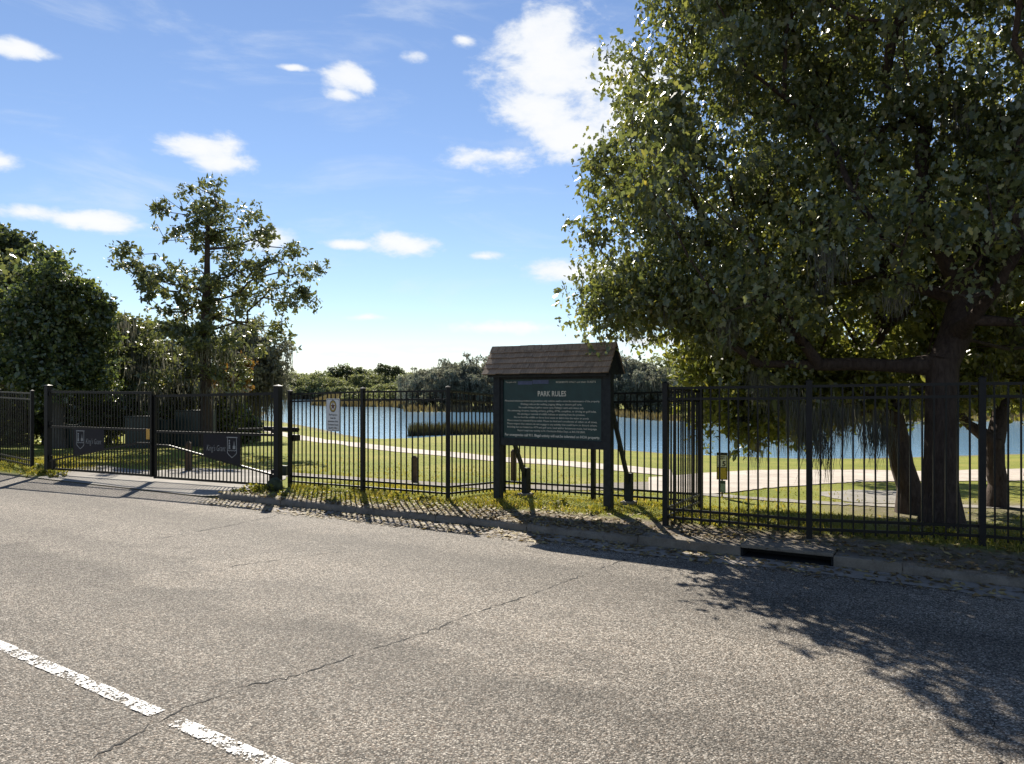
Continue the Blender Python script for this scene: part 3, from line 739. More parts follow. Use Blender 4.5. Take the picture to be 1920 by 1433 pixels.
    # raking braces down to short stub posts on footings
    for (x, px, gx, gy) in ((-.895, 985, .22, 11.9), (.895, 1180, 1.70, 10.74)):
        lx = (gx-bx)*.84-(gy-by)*.54; ly = (gx-bx)*.54+(gy-by)*.84; zz = gz(gx, gy)-z0
        part(MB().box(lx-.05,lx+.05,ly-.05,ly+.05,zz-.2,zz+.46), 'stub_post', 'post_wood')
        part(MB().box(lx-.10,lx+.10,ly-.10,ly+.10,zz-.25,zz+.055), 'footing', 'footing', .012)
        q = MB(); q.bar((x, .05, 1.50), (lx, ly-.02, zz+.33), .04, .085); part(q, 'brace', 'post_wood')
    return o
kiosk()

# ------------------------------------------------------------------ small signs
def sheriff_sign():
    pa, pb = Vector(p543), Vector(p680); d = (pb-pa).to_2d().normalized(); rz = math.atan2(d.y, d.x)
    t = .634; p = pa+(pb-pa)*t
    c = wp(627.5, 778, p.y); c -= Vector((-d.y, d.x, 0))*.035
    o = empty('warning_sign', (c.x, c.y, c.z), rz); tag(o, 'white rounded metal sign with a gold star badge wired to the fence', 'sign')
    w, h, r = .172, .275, .035; pts = []
    for (cx, cz, a0) in ((w-r,h-r,0),(-w+r,h-r,90),(-w+r,-h+r,180),(w-r,-h+r,270)):
        for k in range(5): a = R(a0+k*22.5); pts.append((cx+r*math.cos(a), cz+r*math.sin(a)))
    b = MB(); flat_poly(b, pts, 0, .003); pl = b.build('sign_plate', M['white_sign'], o)
    sc = lambda k: [(x*k, z*(1-(1-k)*w/h)) for x, z in pts]
    rim = MB(); A = sc(.94); B2 = sc(.905); n = len(A)
    rim.v = [(x, -.0045, z) for x, z in A]+[(x, -.0045, z) for x, z in B2]; rim.f = [(i, (i+1)%n, n+(i+1)%n, n+i) for i in range(n)]
    rim.build('border', M['black_ink'], pl)
    def ring(r0, r1, cz, y, mat):
        q = MB(); k = 24
        for rr_ in (r0, r1): q.v += [(rr_*math.cos(2*math.pi*i/k), y, cz+rr_*1.18*math.sin(2*math.pi*i/k)) for i in range(k)]
        q.f = [(i, (i+1)%k, k+(i+1)%k, k+i) for i in range(k)]; return q.build('badge', M[mat], pl)
    ring(.086,.076,.145,-.0045,'black_ink'); ring(.076,.052,.145,-.0046,'gold')
    st = MB(); flat_poly(st, [((.062 if i % 2 == 0 else .026)*math.sin(math.pi*i/5), .145+(.066 if i % 2 == 0 else .028)*math.cos(math.pi*i/5)) for i in range(10)], -.0046, .001); st.build('badge_star', M['brown_ink'], pl)
    for i, (s, wd) in enumerate((('This Property is',.21),('Under the',.14),('Jurisdiction of the',.255),('Dorchester County',.26),("Sheriff's Office",.22))):
        link('lettering', text_mesh('lettering', s, .044, M['black_ink'], 'CENTER', .12, wd, .0), pl, (0, -.0046, -.012-i*.056))
    for z in (.25,-.25): MB().box(-.006,.006,-.006,.03,z-.006,z+.006).build('bolt', M['fence_dull'], o)
sheriff_sign()
def stake_sign():
    c = ground_px(1354, 934); g = gz(*c); o = empty('stake_sign', (c[0], c[1], g), R(-18)); tag(o, 'low roadside sign with 15 over a yellow plate seen through the pickets', 'sign')
    MB().box(-.015,.015,0,.02,-.1,.80).build('stake', M['bollard'], o)
    MB().box(-.095,.095,-.02,-.002,.33,.82).build('back_board', M['post_wood'], o)
    a = MB().box(-.078,.078,-.024,-.0205,.56,.775).build('sign_plate', M['white_sign'], o)
    b = MB().box(-.078,.078,-.024,-.0205,.345,.545).build('warning_plate', M['yellow2'], o)
    link('lettering', text_mesh('lettering', '15', .13, M['black_ink'], 'CENTER', 0, .11, .004), a, (0,-.0255,.575))
    link('lettering', text_mesh('lettering', 'SPEED', .04, M['black_ink'], 'CENTER', 0, .11, .001), a, (0,-.0255,.735)); link('lettering', text_mesh('lettering', 'LIMIT', .04, M['black_ink'], 'CENTER', 0, .10, .001), a, (0,-.0255,.695))
    d = MB().box(-.062,.062,-.024,-.0205,.10,.315).build('small_plate', M['mint'], o); MB().box(-.055,.055,-.026,-.0245,.26,.305).build('heading_strip', M['sign_green'], d)
stake_sign()
for (px, top, bot, w, lab) in ((777, 855, 905, .115, 'weathered wooden bollard on the lawn behind the middle fence'), (353, 828, 884, .115, 'weathered wooden bollard behind the right gate leaf'),
                               (963, 843, 903, .13, 'weathered wooden bollard seen just right of the board post')):
    c = ground_px(px, bot); Y = c[1]; h = (bot-top)/F*Y; o = empty('bollard', (c[0], c[1], gz(*c)), random.uniform(-.2,.2)); tag(o, lab, 'bollard', 'wooden bollards along the path')
    MB().box(-w/2,w/2,-w/2,w/2,-.1,h*.93).build('post', M['bollard'], o, .008)
    q = MB(); a = w/2; q.v = [(-a,-a,h*.931),(a,-a,h*.931),(a,a,h*.931),(-a,a,h*.931),(-a*.4,-a*.4,h),(a*.4,-a*.4,h),(a*.4,a*.4,h),(-a*.4,a*.4,h)]; q.f = [(3,2,1,0),(4,5,6,7),(0,1,5,4),(1,2,6,5),(2,3,7,6),(3,0,4,7)]
    q.build('chamfered_top', M['bollard'], o)
# utility cabinets under the trees behind the gate
for (px0, px1, top, Y, lab) in ((242, 284, 780, 26.0, 'low dark green utility cabinet behind the meeting of the gate leaves'), (293, 322, 787, 27.0, 'smallest dark green utility cabinet, between the two larger ones'),
                                (335, 398, 769, 27.5, 'tall dark green utility cabinet beside the mossy tree trunk'), (100, 150, 796, 25.5, 'dark low cabinet with a bright top behind the left gate post')):
    x0 = (px0-960)/F*Y; x1 = (px1-960)/F*Y; cx = (x0+x1)/2; w = x1-x0; g = gz(cx, Y); h = CAMZ-(top-HOR)/F*Y-g
    o = empty('utility_cabinet', (cx, Y, g), random.uniform(-.1,.1)); tag(o, lab, 'utility cabinet', 'utility cabinets behind the gate')
    MB().box(-w/2,w/2,-.3,.3,-.1,h-.05).build('body', M['cabinet'], o, .01); MB().box(-w/2-.02,w/2+.02,-.32,.33,h-.049,h).build('lid', M['cabinet'], o, .01)
    for k in (-1, 1): MB().box(min(k*.01,k*(w/2-.03)), max(k*.01,k*(w/2-.03)), -.312,-.3005,.06,h-.1).build('door', M['cabinet'], o)

# ------------------------------------------------------------------ trees
OAK = np.array([(0,0),(.12,.22),(.42,.20),(.20,.42),(.50,.58),(.20,.64),(.16,.86),(0,1.0),(-.15,.82),(-.22,.62),(-.48,.55),(-.19,.40),(-.40,.17),(-.12,.20)], float)*np.array([.78,1])
OAKS = np.array([(0,0),(.30,.34),(.13,.52),(.20,.74),(0,1.0),(-.20,.70),(-.11,.48),(-.30,.36)], float)
OVAL = np.array([(0,0),(.24,.35),(.2,.72),(0,1),(-.2,.72),(-.24,.35)], float)
RHOMB = np.array([(0,0),(.3,.5),(0,1),(-.3,.5)], float)
def rand_rot(n, droop=0.0, r=rng):
    # leaf axis a (stem to tip), normal b
    a = r.normal(0, 1, (n,3)); a[:,2] -= droop*1.2; a /= np.linalg.norm(a, axis=1)[:,None]
    b = r.normal(0, 1, (n,3)); b[:,2] += .8; b -= (b*a).sum(1)[:,None]*a; b /= np.linalg.norm(b, axis=1)[:,None]
    return np.cross(a, b), a, b
def leaf_mesh(name, pos, size, tmpl, mat, droop=.3, tints=None, curl=.12):
    n = len(pos); k = len(tmpl); c, a, b = rand_rot(n, droop); sz = size*np.clip(rng.lognormal(-.05, .32, n), .4, 1.7)
    bend = (np.abs(tmpl[:,0])*.5+(tmpl[:,1]-.4)**2*-.8)*curl*2
    V = pos[:,None,:]+sz[:,None,None]*(tmpl[None,:,0,None]*c[:,None,:]+tmpl[None,:,1,None]*a[:,None,:]+bend[None,:,None]*b[:,None,:])
    V = V.reshape(-1,3); st = np.arange(n)*k
    if tints is None: tints = np.clip(rng.beta(2, 2.6, n), 0, 1)
    return mesh_fast(name, V, np.arange(n*k), st, np.full(n, k), mat, tints)
def tube_edges(name, A, B, ra, rb, mat, sides=6):
    n = len(A); d = B-A; L = np.linalg.norm(d, axis=1); L[L < 1e-6] = 1e-6; d = d/L[:,None]
    ref = np.where(np.abs(d[:,2:3]) > .9, np.array([[1.,0,0]]), np.array([[0,0,1.]])); u = np.cross(d, ref); u /= np.linalg.norm(u, axis=1)[:,None]; v = np.cross(d, u)
    t = np.arange(sides)*2*math.pi/sides; ring = np.cos(t)[None,:,None]*u[:,None,:]+np.sin(t)[None,:,None]*v[:,None,:]
    B2 = B+d*np.minimum(rb, L*.5)[:,None]*.3
    V = np.concatenate([A[:,None,:]+ring*ra[:,None,None], B2[:,None,:]+ring*rb[:,None,None]], 1).reshape(-1,3)
    q = []
    for k in range(sides): q.append(np.stack([np.arange(n)*2*sides+k, np.arange(n)*2*sides+(k+1)%sides, np.arange(n)*2*sides+sides+(k+1)%sides, np.arange(n)*2*sides+sides+k], 1))
    q = np.concatenate(q)
    return mesh_fast(name, V, q.ravel(), np.arange(len(q))*4, np.full(len(q), 4), mat, None, True)
def skeleton(trunk, targets, step=.45, tip=.012, r0=None, power=.5, wander=.08, up=.25, trunk_from=0.35):
    """trunk: list of points; branches join every target to the growing wood."""
    pts = [np.array(p, float) for p in resample(trunk, step)]; par = list(range(-1, len(pts)-1)); nt0 = len(pts)
    usable = [i >= int(nt0*trunk_from) for i in range(nt0)]
    order = np.argsort([np.min(np.linalg.norm(np.array(trunk)-t, axis=1)) for t in targets]); ends = []
    depth = list(np.arange(nt0)*.0)
    for o in order:
        T = np.array(targets[o]); Pn = np.array(pts); d = np.linalg.norm(Pn-T, axis=1)+np.array(depth)*.25+np.where(np.array(usable), 0, 1e6)+np.maximum(0, Pn[:,2]-T[2])*.6
        j = int(np.argmin(d)); a = pts[j]; L = np.linalg.norm(T-a); k = max(1, int(L/step)); prev = j
        mid = a+(T-a)*.5+np.array([0,0,-up*L*.25])+rng.normal(0, wander*L*.5, 3)
        for i in range(1, k+1):
            t = i/k; q = (1-t)**2*a+2*t*(1-t)*mid+t*t*T
            pts.append(q+rng.normal(0, wander*.25*step, 3)*(i < k)); par.append(prev); depth.append(depth[prev]+L/k); usable.append(True); prev = len(pts)-1
        ends.append(prev)
    P = np.array(pts); cnt = np.zeros(len(P)); 
    for e in ends:
        i = e
        while i >= 0: cnt[i] += 1; i = par[i]
    cnt = np.maximum(cnt, .6); rad = tip*cnt**power
    if r0 is not None:
        k = r0/rad[0]; rad = np.where(np.arange(len(P)) < nt0, np.maximum(rad*k, tip), np.minimum(rad*k**.8, rad*2.2))
    idx = np.array([i for i in range(len(P)) if par[i] >= 0]); pa = np.array(par)[idx]
    return P, idx, pa, rad
def tree_wood(name, trunk, targets, mat, parent, flare=1.0, sides=7, **kw):
    P, idx, pa, rad = skeleton(trunk, targets, **kw)
    ra = rad[pa].copy(); rb = rad[idx].copy()
    ra = np.minimum(ra, rb*1.9)
    nt0 = len(resample(trunk, kw.get('step', .45)))
    tr = idx < nt0
    z0 = trunk[0][2]
    fl = lambda z: 1+(flare-1)*np.exp(-np.maximum(0, z-z0)/.22)
    ra = np.where(tr, ra*fl(P[pa][:,2]), ra); rb = np.where(tr, rb*fl(P[idx][:,2]), rb)
    o = link(name, tube_edges(name, P[pa], P[idx], ra, rb, mat, sides), parent); return o, P, rad
def moss_mesh(name, anchors, lens, nper, width, spread, mat):
    n = len(anchors)*nper; A = np.repeat(np.asarray(anchors, float), nper, 0); Ls = np.repeat(np.asarray(lens, float), nper)*rng.uniform(.3, 1.1, n)
    A = A+np.column_stack([rng.normal(0, spread, n), rng.normal(0, spread, n), rng.normal(0, spread*.5, n)])
    k = 5; prof = np.array([.5, 1.0, .8, .5, .08]); ang = rng.uniform(0, math.pi, n); side = np.column_stack([np.cos(ang), np.sin(ang), np.zeros(n)])
    V = np.zeros((n, k, 2, 3)); drift = rng.normal(0, .05, (n,2)); cur = np.zeros((n,2))
    for i in range(k):
        c = A.copy(); c[:,2] -= Ls*i/(k-1); cur = cur+rng.normal(0, .045, (n,2))*Ls[:,None]; c[:,:2] += cur+drift*Ls[:,None]*i/(k-1)
        w = width*prof[i]*rng.uniform(.6, 1.4, n)
        V[:,i,0] = c-side*w[:,None]; V[:,i,1] = c+side*w[:,None]
    b = np.arange(n)*k*2; q = np.concatenate([np.stack([b+2*i, b+2*i+1, b+2*i+3, b+2*i+2], 1) for i in range(k-1)])
    return mesh_fast(name, V.reshape(-1,3), q.ravel(), np.arange(len(q))*4, np.full(len(q), 4), mat, np.clip(np.tile(rng.beta(2,2,n), k-1), 0, 1))
def clump_leaves(centers, radii, counts, flat=.75):
    out = []
    for c, r, n in zip(centers, radii, counts):
        m = max(1, n//9)
        q = rng.normal(0, 1, (m,3)); q /= np.linalg.norm(q, axis=1)[:,None]; q *= (rng.uniform(0,1,m)**.45)[:,None]*r*rng.uniform(.85,1.2); q[:,2] *= flat
        q = q[rng.integers(0, m, n)]+rng.normal(0, r*.13, (n,3))*np.array([1,1,.8])
        out.append(q+np.asarray(c))
    return np.concatenate(out)
def sample_blobs(blobs, n, zmin=-99, shell=.35):
    vol = np.array([b[3]*b[4]*b[5] for b in blobs]); vol = vol/vol.sum(); pts = []
    for b, v in zip(blobs, vol):
        k = max(1, int(round(n*v))); q = rng.normal(0, 1, (k,3)); q /= np.linalg.norm(q, axis=1)[:,None]
        q *= (shell+(1-shell)*rng.uniform(0,1,k)**.6)[:,None]; q *= (1+.22*np.sin(q[:,0:1]*4.3+b[0]*3)*np.sin(q[:,1:2]*3.7+b[1])+.22*np.sin(q[:,2:3]*5.1+q[:,0:1]*2.7+b[2])); p = np.array(b[:3])+q*np.array(b[3:6]); pts.append(p)
    p = np.concatenate(pts); return p[p[:,2] > zmin]
def tree(name, base, trunk, targets, crown, label, cat='tree', group=None, bark='bark', flare=1.4, moss=None, bare=None, along=0, sides=7, **kw):
    """crown: (radius, leaves per clump, leaf size, template, material, droop)"""
    b = np.array(base, float); o = empty(name, tuple(b)); tag(o, label, cat, group)
    T = [np.array(t)-b for t in targets]; tk = [np.array(t)-b for t in trunk]
    wood, P, rad = tree_wood('trunk', tk, T+([np.array(t)-b for t in bare] if bare is not None else []), M[bark], o, flare, sides, **kw)
    r, n, sz, tm, mt, dr = crown
    pos = clump_leaves(T, rng.uniform(.6, 1.3, len(T))*r, [max(3, int(n*rng.uniform(.5,1.4))) for _ in T])
    if along:
        nt0 = len(resample(tk, kw.get('step', .45))); Q = P[nt0:]; Q = Q[rad[nt0:] < .05]
        if len(Q): pos = np.concatenate([pos, clump_leaves(Q, np.full(len(Q), r*.5), [max(1, int(along*rng.uniform(.2, 1.8))) for _ in Q], 1.0)])
    lo = link('crown', leaf_mesh('crown', pos, sz, tm, M[mt], dr), o); lo['kind'] = 'stuff'
    if moss:
        mo = link('spanish_moss', moss_mesh('spanish_moss', [np.array(a)-b for a in moss[0]], moss[1], moss[2], moss[3], moss[4], M['moss']), o); mo['kind'] = 'stuff'
    return o

# the big oak beside the kerb
ob = np.array([5.22, 9.0, gz(5.22, 9.0)-.03])
blobs = [(5.9,9.8,5.6,4.3,3.0,4.0),(3.15,10.4,4.6,2.05,2.0,2.3),(4.0,9.9,7.6,2.7,2.4,2.3),(8.6,9.3,5.2,2.8,3.0,3.3),(2.5,10.2,3.0,1.3,1.5,.9),(3.6,10.1,2.7,1.2,1.3,.7),(6.3,9.2,8.8,2.6,2.4,1.8),(5.2,7.9,4.7,1.9,1.1,1.6),(6.6,7.6,4.3,2.0,1.2,1.7),(5.6,7.6,6.6,2.3,1.4,1.8),(7.6,8.2,3.6,1.6,1.4,1.0),(2.95,10.4,6.7,1.3,1.4,1.6),(2.1,10.3,4.3,1.15,1.2,1.2),(4.3,8.2,3.3,1.3,.7,.9),(6.4,7.8,5.6,1.6,.9,1.2),(6.0,8.0,7.4,1.6,.9,1.0)]
tg = sample_blobs(blobs, 740, 2.15, .3)
tg = np.concatenate([tg, sample_blobs([(3.0,10.6,4.6,1.9,1.6,2.6)], 85, 2.1, .7), sample_blobs([(1.75,10.2,3.0,.6,.8,.4),(2.3,10.3,2.75,.7,.8,.35)], 30)])
keep = ~((np.abs(tg[:,0]-5.2) < 1.2) & (tg[:,2] < 2.7)) & ~((tg[:,0] < 2.2) & (tg[:,2] < 3.2) & (tg[:,0] < 1.1))
tg = tg[keep]
vx = 960+F*tg[:,0]/tg[:,1]; vy = HOR-F*(tg[:,2]-CAMZ)/tg[:,1]; tg = tg[~((vx < 1290) & (vy > 600)) & ~(vx < 1085) & ~((vx > 1690) & (vx < 1860) & (vy > 640) & (tg[:,1] < 9.6))]
k = rng.choice(len(tg), 150, False); lowk = [i for i in k if tg[i][2] < 6.0 and tg[i][0] > 1.9]
manch = [tg[i]+np.array([0,0,-.1]) for i in lowk]; mlen = rng.uniform(.2, .6, len(manch))
hang = [wp(px, py, y) for (px, py, y) in ((1500,760,9.6),(1520,775,9.6),(1540,770,9.8),(1560,750,9.9),(1630,790,9.6),(1650,770,9.8),(1600,760,10),(1480,730,9.8),(1440,720,9.9),(1580,770,9.7),(1510,800,9.7),(1530,810,9.6),(1545,815,9.7),(1640,800,9.7),(1660,800,9.7))]
manch += [np.array(h) for h in hang]; mlen = np.concatenate([mlen, rng.uniform(.4, .8, 8), [.5,.6], [.35,.35,.3][:0], rng.uniform(.4,.75,len(hang)-10)])
tree('oak_tree', ob, [ob, ob+np.array([.0,.02,.8]), ob+np.array([.03,.05,1.5]), ob+np.array([.06,.08,2.0])], tg,
     (.62, 252, .086, OAKS, 'oak_leaf', .9), 'largest oak, with glossy leaves and hanging moss, beside the kerb', moss=(manch, mlen, 85, .0042, .07), flare=1.55, sides=9, step=.4, r0=.185, tip=.010, trunk_from=.72, wander=.16, along=6, power=.52)

def px_tree(name, px_trunk, clumps, Y, crown, label, depth=.6, **kw):
    """clumps given where they stand in the photograph, at distance Y, with real depth spread"""
    tk = [np.array(wp(px, py, Y)) for px, py in px_trunk]; tk[0][2] = gz(tk[0][0], Y)-.05
    T = []
    for (px, py, r) in clumps:
        w = r/F*Y; m = max(1, int(round((w/crown[0])**2)))
        for _ in range(m):
            y = Y+rng.normal(0, depth*1.2); p = np.array(wp(px, py, Y)); s = rng.normal(0, w*.45, 3); T.append(p+np.array([s[0], y-Y, s[2]]))
    bare = []
    for (px, py, r) in clumps:
        if r > 14 and py < 640:
            for _ in range(2):
                a = rng.normal(0, 1, 2); a[1] -= .5; a /= np.linalg.norm(a); L = r+rng.uniform(3, 14); bare.append(wp(px+a[0]*L, py+a[1]*L, Y+rng.normal(0, .5)))
    return tree(name, tk[0], tk, T, crown, label, bare=bare, **kw)

# second and third oaks behind the fence
def blob_oak(base, top, blobs, n, crown, label, mossn=60, mosslen=(.4,1.0), bark='bark', zmin=1.3, r0=.22, group='oaks behind the fence', low_=(), **kw):
    T = np.concatenate([sample_blobs(blobs, n, zmin, .3)]+[sample_blobs([q], m_, zmin, .2) for q, m_ in low_]); b = np.array([*base, gz(*base)-.04])
    tk = [b, b+(np.array(top)-b)*.3+np.array([.05,0,.05]), b+(np.array(top)-b)*.65, np.array(top)]
    low = T[T[:,2] < np.percentile(T[:,2], 55)]; low = low[rng.permutation(len(low))[:mossn]]
    return tree('oak_tree', b, tk, T, crown, label, group=group, bark=bark, moss=(low+np.array([0,0,-.1]), rng.uniform(*mosslen, len(low)), 110, .0048, .085), r0=r0, step=.45, **kw)
blob_oak((6.2, 11.5), (6.05, 11.6, 1.0), [(5.2,12.0,3.3,2.6,1.8,1.5),(3.9,11.6,2.25,1.3,1.1,.95),(5.1,11.9,2.3,1.2,1.0,.7),(6.6,12.4,4.2,2.4,1.8,1.6),(3.7,12.6,3.0,1.4,1.2,1.1)], 230, (.5, 130, .10, OVAL, 'light_leaf', .5),
         'dark trunked oak just left behind the largest oak, moss hanging low', 32, (.25,.7), zmin=.95, r0=.17, low_=(((3.8,11.6,1.75,.8,.8,.85),52),((4.6,11.8,1.75,.9,.8,.75),52),((5.4,11.9,1.85,.9,.8,.7),46),((3.2,12.0,2.0,.5,.7,.9),28),((6.9,12.2,1.9,.7,.6,.6),26)), along=6)
blob_oak((8.05, 12.3), (8.1, 12.4, .9), [(9.0,12.8,3.9,2.6,1.8,1.8),(7.4,13.0,2.7,1.5,1.1,.9),(8.7,12.9,2.5,1.3,1.1,.7),(10,12.5,3.0,1.6,1.4,1.0)], 200, (.5, 130, .10, OVAL, 'light_leaf', .5),
         'forked mossy oak right of the largest oak at the photo edge', 32, (.25,.7), zmin=1.3, r0=.145, low_=(((7.3,12.8,1.95,.9,.8,.7),34),((9.2,12.8,2.0,1.1,.8,.7),40)), along=6)
blob_oak((13.5, 19), (13.5, 19, 4.0), [(13,19,4.5,3.5,2.5,2.4),(10.5,19.5,3.4,2.4,1.8,1.5),(8,20,3.2,1.6,1.4,1.3)], 190, (.62, 110, .15, RHOMB, 'light_leaf', .4), 'pale green oak standing beyond the sandy path on the right', 50, (.5,1.2), r0=.22, zmin=1.6)
blob_oak((19.5, 22), (19.5, 22, 4.5), [(19.5,22,5,4,3,3)], 110, (.8, 110, .18, RHOMB, 'gold_leaf', .4), 'olive oak far right beyond the sandy path', 40, (.5,1.2), r0=.22, zmin=1.6)

# the half bare mossy tree behind the gate
C1 = [(392,375,18),(388,410,24),(396,432,26),(384,455,26),(390,350,16),(378,385,24),(402,392,18),(358,396,12),(310,405,18),(335,430,22),(350,425,18),(420,415,22),(470,405,9),(440,420,16),(375,440,28),(400,450,32),(430,470,32),(460,480,28),(485,490,26),(510,450,10),
      (520,480,22),(550,472,10),(545,500,26),(578,500,13),(500,520,28),(555,535,22),(572,560,13),(520,570,22),(545,585,18),(232,487,8),(252,500,13),(275,505,22),(290,530,22),(262,532,12),(322,515,18),(330,545,28),
      (300,560,22),(350,570,28),(380,540,38),(410,540,34),(440,560,12),(345,610,34),(300,600,22),(385,620,44),(420,620,34),(462,600,17),(480,612,22),(510,620,22),(532,630,12),(350,660,40),(400,680,44),(440,680,34),(300,650,32),(265,660,26),
      (210,480,3),(255,478,3),(330,350,4),(480,440,8),(490,560,10),(370,500,30),(410,500,28),(390,560,40),(380,660,44),(330,640,36),(470,660,36),(430,650,36),(300,690,34),(350,700,36),(410,720,30),(250,640,18),(520,540,20),(450,520,20),(388,470,24),(385,520,34),(392,590,40),(380,640,44),(395,690,40),(350,540,30),(420,590,34),(330,580,30),(300,620,30),(440,690,36)]
Y1 = 27.0
ma = [wp(px, py, Y1+rng.normal(0,.6)) for px, py in ((300,690),(330,680),(350,700),(380,690),(400,700),(270,690),(250,680),(430,690),(235,600),(380,650),(410,650),(340,640),(300,660),(460,650),(430,720),(365,720),(395,735),(310,720),(285,715),(330,740))]
px_tree('moss_draped_tree', [(388,842),(386,740),(384,640),(388,520),(389,440),(390,402)], C1, Y1, (.50, 165, .14, OVAL, 'gold_leaf', .1),
        'half bare moss draped tree with a spiky top behind the gate', group=None, bark='bark', moss=(ma, rng.uniform(.5,1.4,len(ma)), 40, .016, .32), r0=.21, step=.5, tip=.012, trunk_from=.15, flare=1.5, wander=.2, along=24, power=.62)

def blob_tree(name, Y, px, blobs_px, n, crown, label, group=None, bark='bark_grey', mossn=0, mosslen=(.6,1.6), trunk_top=None, zmin=.3, r0=.18, depth=.8, cat='tree', **kw):
    """blobs_px: (px, py, half width px, half height px) seen at distance Y"""
    bl = []
    for (bx, by, hw, hh) in blobs_px:
        p = wp(bx, by, Y); bl.append((p.x, p.y+rng.normal(0,.2), p.z, hw/F*Y, hw/F*Y*depth, hh/F*Y))
    X = (px-960)/F*Y; b = np.array([X, Y, gz(X, Y)-.05]); top = max(q[2]+q[5]*.4 for q in bl)
    T = sample_blobs(bl, n, max(zmin+b[2], -50), .35)
    tk = [b, np.array([X+rng.normal(0,.1), Y, b[2]+(top-b[2])*.4]), np.array([bl[0][0]*.7+X*.3, Y+.1, top])]
    ms = None
    if mossn:
        low = T[rng.permutation(len(T))[:mossn]]; ms = (low+np.array([0,-.1,-.1]), rng.uniform(*mosslen, len(low)), 26, .016, .3)
    return tree(name, b, tk, T, crown, label, cat, group, bark, 1.3, ms, r0=r0, step=.7, tip=.02, sides=6, **kw)
GL_ = 'trees on the left behind the fence'
blob_tree('broadleaf_tree', 25, 112, [(105,640,80,110),(95,520,34,36),(140,560,45,45),(60,560,40,50),(40,640,55,90),(165,600,30,35),(110,700,90,60),(165,690,42,60),(60,500,20,20),(186,560,12,12),(200,604,13,14),(58,474,13,11),(128,502,13,15),(10,545,18,16),(162,532,13,12),(98,492,12,10)], 360, (.55, 150, .14, OVAL, 'dark_leaf', .4), 'dense dark broadleaf tree rising above the left gate leaf', GL_)
blob_tree('pine_tree', 33, 5, [(5,455,45,38),(-50,480,70,50),(60,492,32,14),(-20,520,50,25)], 90, (.5, 150, .22, RHOMB, 'pine_leaf', -.3), 'pine crown with dark needles at the left photo edge', GL_, bark='bark')
blob_tree('broadleaf_tree', 29, 35, [(40,560,75,70),(-40,600,110,110),(20,650,80,70)], 190, (.7, 120, .19, RHOMB, 'gold_leaf', .3), 'olive broadleaf tree below the pine at the left photo edge', GL_, mossn=20)
blob_tree('broadleaf_tree', 31, 215, [(215,660,42,70),(190,690,50,60),(245,640,30,35)], 120, (.6, 110, .19, RHOMB, 'light_leaf', .4), 'pale green broadleaf tree filling the gap left of the mossy tree', GL_, mossn=16)
blob_tree('broadleaf_tree', 30, 285, [(290,690,55,60),(255,640,32,45),(330,700,45,50)], 130, (.6, 110, .19, RHOMB, 'gold_leaf', .4), 'mossy olive tree close left of the half bare tree', GL_, mossn=60, mosslen=(.8,2.0))
blob_tree('oak_tree', 34, 480, [(480,690,52,62),(450,650,40,40),(515,700,26,45),(440,710,40,40)], 150, (.62, 120, .20, RHOMB, 'far_grey', .3), 'grey mossy oak at the water edge right of the half bare tree', GL_, mossn=70, mosslen=(.8,2.2))
blob_tree('maple_tree', 29.5, 432, [(432,712,30,24),(450,690,22,18)], 34, (.4, 90, .17, OVAL, 'autumn_leaf', .4), 'small rusty autumn tree under the half bare tree', GL_)
# understorey shrubs closing the view below the crowns
GS = 'shrubs under the trees behind the gate'
for (px, py, hw, hh, Y, mt, lab) in ((-60,770,80,70,28,'dark_leaf','dark shrub at the far left end of the hedge'), (20,775,55,60,27,'light_leaf','pale shrub behind the left fence panel'), (85,780,50,62,27.4,'dark_leaf','dark shrub between the left fence and the gate post'),
        (150,775,48,60,28,'dark_leaf','dark shrub behind the left gate board'), (205,765,34,66,29,'light_leaf','sunlit pale shrub behind the middle of the left leaf'), (262,775,45,55,28.5,'dark_leaf','dark shrub just left of where the leaves meet'),
        (325,765,45,60,30,'gold_leaf','olive shrub behind the utility cabinets'), (425,775,34,50,30,'light_leaf','pale shrub right of the mossy trunk'), (455,800,25,18,31,'dark_leaf','low dark shrub on the lake bank near the gate')):
    blob_tree('shrub', Y, px, [(px,py,hw,hh)], 60, (.5, 100, .16, RHOMB, mt, .3), lab, GS, zmin=.05, r0=.06, cat='shrub', mossn=0)
# deeper wood behind on the left
for i, (px, Y, h, hw) in enumerate(((-260,40,7,3.2),(-120,44,8,3.5),(30,46,7.5,3.2),(160,45,6.5,3.0),(255,46,6,3.0),(330,48,5.5,2.8),(-420,36,8,3.5),(-560,34,9,4))):
    X = (px-960)/F*Y; g = gz(X, Y)
    bl = [(X, Y, g+h*.55, hw, hw*.8, h*.48), (X, Y, g+1.2, hw, hw*.8, 1.3)]
    T = sample_blobs(bl, 110, .2, .3); b = np.array([X, Y, g-.05])
    tree('woodland_tree', b, [b, b+np.array([0,0,h*.4]), b+np.array([.1,0,h*.85])], T, (.95, 110, .26, RHOMB, ('dark_leaf','gold_leaf','far_leaf')[i % 3], .3), 'woodland tree standing in the deeper wood behind the left trees', 'tree', 'trees of the deeper wood on the left', 'bark_grey', 1.2, r0=.16, step=.9, tip=.025, sides=5)

